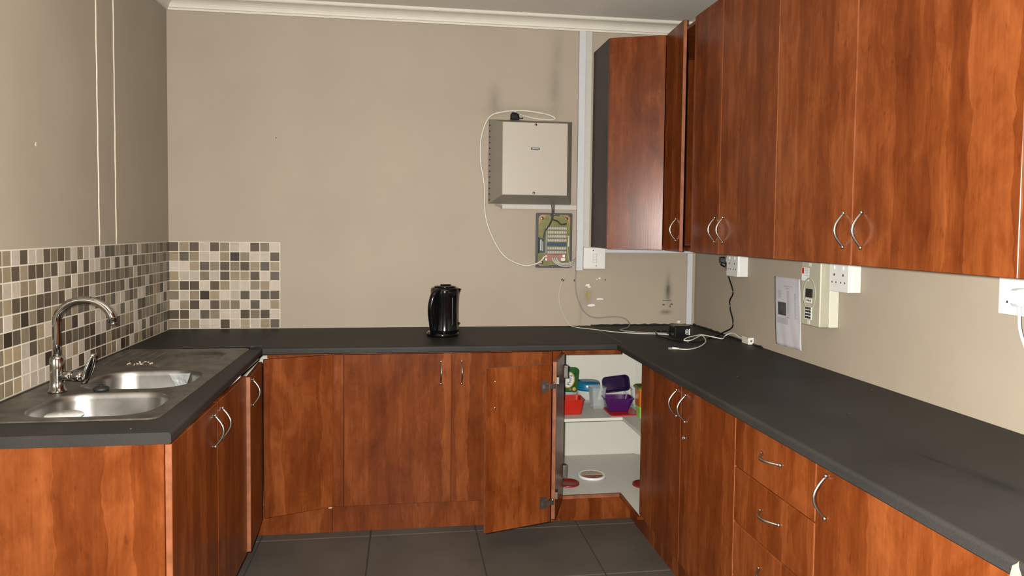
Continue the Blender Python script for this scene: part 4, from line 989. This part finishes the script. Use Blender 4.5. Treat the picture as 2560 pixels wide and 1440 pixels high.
pprint(0.36, 0.74, 0.868, 0.876, 'grey_print'); pprint(0.46, 0.60, 0.835, 0.845, 'grey_print')
for u0, u1, v0, v1 in ((0.16, 0.30, 0.70, 0.80), (0.50, 0.60, 0.42, 0.80), (0.78, 0.86, 0.42, 0.78)):
    k = 0
    v_ = v1
    while v_ > v0: pprint(u0, u1-0.02*(k % 3), v_-0.006, v_, 'grey_print'); v_ -= 0.014; k += 1
for k in range(7): pprint(0.10, 0.52+0.02*(k % 2), 0.395-0.013*k, 0.401-0.013*k, 'grey_print')
pprint(0.40, 0.54, 0.412, 0.420, 'grey_print')
# telephone jack
t = thing('telephone_jack', 'small white telephone jack where the right worktop meets the wall', 'jack', (W, -0.71, ZW))
box(W-0.030, W-0.0005, -0.735, -0.668, ZW+0.0006, ZW+0.034).build('housing', 'meter_light', t, bevel=0.0015)
box(W-0.031, W-0.002, -0.7375, -0.7352, ZW+0.001, ZW+0.0335).build('end_cap', 'white_plastic', t, bevel=0.0008)
MB().lathe([(0.0045, 0.0), (0.0045, 0.0012), (0.0, 0.0012)], (W-0.016, -0.7376, ZW+0.018), 12, (0, -1, 0)).build('screw', 'mark', t)

# ------------------------------------------------------------------ plastic tubs in the open corner unit
def tub_mb(lx, ly, h, taper=0.8, r_=0.015, rim=0.004, th=0.0015):
    """open rounded-rectangular tub, base at z=0, centred on the origin"""
    def rg(s_, z, ins=0.0): return [(x, y, z) for x, y in rrect(0, 0, lx*s_-2*ins, ly*s_-2*ins, max(0.004, r_*s_-ins), 5)]
    return MB().loft([rg(taper, 0.0, 0.003), rg(taper, 0.003), rg(0.985, h-0.004), rg(1.0, h-0.004, -rim), rg(1.0, h, -rim), rg(1.0, h, th), rg(taper, 0.004, th)], True, True, True, smooth=False)
def tub(name, label, cat, mat, loc, lx, ly, h, rz=0.0, mat4=None, group=None, **kw):
    mb = tub_mb(lx, ly, h, **kw); mb.xf(Matrix.Translation(loc) @ Matrix.Rotation(R(rz), 4, 'Z') @ (mat4 or Matrix.Identity(4)))
    t = thing(name, label, cat, loc, group); mb.build('tub', mat, t); return t
G1 = 'plastic tubs on the corner shelf'
zs = ZS+0.0006
tub('food_tub', 'open red plastic tub on the corner unit shelf', 'tub', 'red', (2.075, -0.300, zs), 0.150, 0.120, 0.080, 0, group=G1, taper=0.86)
# green margarine tub on its side, lid towards the room
tub('clear_tub', 'clear tub behind the red tub carrying the green margarine tub', 'tub', 'clear', (2.092, -0.155, zs), 0.120, 0.110, 0.085, 0, group=G1, taper=0.85)
t = thing('margarine_tub', 'green margarine tub standing upright on its side above the red tub', 'tub', (2.070, -0.17, zs+0.086), G1)
GM = Matrix.Translation((2.098, -0.168, zs+0.1555)) @ Matrix.Rotation(R(3), 4, 'Y') @ Matrix.Rotation(R(94), 4, 'X')
mb = tub_mb(0.105, 0.130, 0.060, 0.85, 0.018); mb.xf(GM @ Matrix.Translation((0, 0, -0.030))); mb.build('tub', 'green', t)
fm = GM @ Matrix.Translation((0, 0, 0.0305))
def lidpiece(ring, z0, z1, mat, name, parent):
    mb = MB().prism(ring, z0, z1); mb.xf(fm); return mb.build(name, mat, parent)
ld_ = lidpiece(rrect(0, 0, 0.110, 0.136, 0.018, 5), 0.0, 0.004, 'green', 'lid', t)
ell = lambda a, b_, cx=0, cy=0: [(cx+a*math.cos(2*math.pi*k/28), cy+b_*math.sin(2*math.pi*k/28)) for k in range(28)]
lidpiece(ell(0.036, 0.046), 0.0041, 0.0045, 'gold_print', 'label_ring', ld_)
lidpiece(ell(0.030, 0.040), 0.0046, 0.0049, 'white_plastic', 'label', ld_)
lidpiece(ell(0.010, 0.010, 0.036, -0.050), 0.0041, 0.0045, 'gold_print', 'label_badge', ld_)
lidpiece(ell(0.006, 0.006, 0.015, -0.052), 0.0041, 0.0045, 'module_red', 'label_flower', ld_)
text_mesh('lettering', 'Flora', 0.030, 'black_print', ld_, fm @ Matrix.Translation((0.008, 0, 0.0052)) @ Matrix.Rotation(R(82), 4, 'Z'), 0.0002)
t = thing('blue_bowl', 'round blue plastic bowl with a pale lid at the back of the shelf', 'bowl', (2.232, -0.13, zs), G1)
MB().lathe([(0.045, 0.0), (0.055, 0.020), (0.066, 0.070), (0.068, 0.078)], (2.232, -0.098, zs), 30).build('container', 'clear', t)
MB().lathe([(0.070, 0.0781), (0.071, 0.086), (0.069, 0.110), (0.064, 0.122), (0.0, 0.124)], (2.232, -0.098, zs), 30).build('lid', 'blue', t)
tub('clear_tub', 'empty clear plastic tub between red and purple tubs', 'tub', 'clear', (2.255, -0.222, zs), 0.082, 0.085, 0.118, 6, group=G1, taper=0.8)
tub('clear_tub', 'clear plastic tub behind the purple tub near the orange tub', 'tub', 'clear', (2.492, -0.205, zs), 0.085, 0.090, 0.105, -8, group=G1, taper=0.8)
tub('clear_tub', 'clear tub under the propped dark purple tub', 'tub', 'clear', (2.370, -0.170, zs), 0.130, 0.100, 0.070, 0, group=G1, taper=0.85)
tub('food_tub', 'dark purple tub propped on edge behind the purple tub', 'tub', 'dark_purple', (2.368, -0.150, zs+0.1165), 0.145, 0.080, 0.045, 0, Matrix.Rotation(R(-6), 4, 'Y') @ Matrix.Rotation(R(80), 4, 'X'), group=G1, taper=0.85, r_=0.02)
tl = thing('tub_lid', 'flat red plastic lid lying under the purple tub', 'lid', (2.355, -0.30, zs), G1)
MB().loft([[(x, y, zs) for x, y in rrect(2.360, -0.315, 0.155, 0.165, 0.02, 5)], [(x, y, zs+0.006) for x, y in rrect(2.360, -0.315, 0.160, 0.170, 0.02, 5)], [(x, y, zs+0.007) for x, y in rrect(2.360, -0.315, 0.146, 0.156, 0.018, 5)]], smooth=False).build('lid', 'red', tl)
tub('food_tub', 'open purple plastic tub standing on a red lid', 'tub', 'purple', (2.345, -0.300, zs+0.0078), 0.155, 0.105, 0.070, -4, group=G1, taper=0.70, r_=0.02)
tub('food_tub', 'lime green tub under the orange tub at the shelf end', 'tub', 'lime', (2.462, -0.435, zs), 0.100, 0.085, 0.062, 0, group=G1, taper=0.93)
t = tub('food_tub', 'orange tub with an olive lid stacked on the lime tub', 'tub', 'orange', (2.458, -0.435, zs+0.0626), 0.104, 0.090, 0.090, 0, group=G1, taper=0.95)
MB().loft([[(x, y, zs+0.1528) for x, y in rrect(2.458, -0.435, 0.118, 0.104, 0.018, 5)], [(x, y, zs+0.160) for x, y in rrect(2.458, -0.435, 0.118, 0.104, 0.018, 5)], [(x, y, zs+0.166) for x, y in rrect(2.458, -0.435, 0.106, 0.092, 0.018, 5)]], smooth=False).build('lid', 'olive', t)
# lids on the cabinet floor
zf = ZF+0.0006
t = thing('tub_lid', 'round white lid with a printed label on the corner cabinet floor', 'lid', (2.18, -0.34, zf), 'lids on the cabinet floor')
MB().lathe([(0.068, 0.0), (0.074, 0.002), (0.075, 0.010), (0.072, 0.014), (0.064, 0.0135), (0.060, 0.011), (0.0, 0.011)], (2.190, -0.375, zf), 36).build('rim', 'ceramic_white', t)
half = [(0.058*math.cos(R(a)), 0.058*math.sin(R(a))) for a in range(190, 351, 10)]
MB().prism([(2.190+x, -0.375+y) for x, y in half], zf+0.0111, zf+0.0115).build('label', 'dark_red', t)
half = [(0.058*math.cos(R(a)), 0.058*math.sin(R(a))) for a in range(-5, 186, 10)]
lbw = MB().prism([(2.190+x, -0.375+y) for x, y in half], zf+0.0111, zf+0.0114).build('label', 'chip', t)
for k in range(4): box(2.190-0.035+0.004*k, 2.190+0.03-0.004*k, -0.358+0.010*k, -0.354+0.010*k, zf+0.0115, zf+0.0117).build('print_line', 'grey_print', lbw)
tag(MB().lathe([(0.052, 0.0), (0.058, 0.002), (0.058, 0.009), (0.052, 0.011), (0.046, 0.008), (0.0, 0.008)], (2.042, -0.470, zf), 30).build('tub_lid', 'dark_red', loc=(2.042, -0.47, zf)), 'dark red round lid half hidden by the folded cabinet door', 'lid', 'lids on the cabinet floor')
tag(MB().lathe([(0.052, 0.0), (0.058, 0.002), (0.058, 0.009), (0.052, 0.011), (0.046, 0.008), (0.0, 0.008)], (2.420, -0.530, zf), 30).build('tub_lid', 'dark_red', loc=(2.42, -0.53, zf)), 'dark red round lid at the right of the cabinet floor', 'lid', 'lids on the cabinet floor')
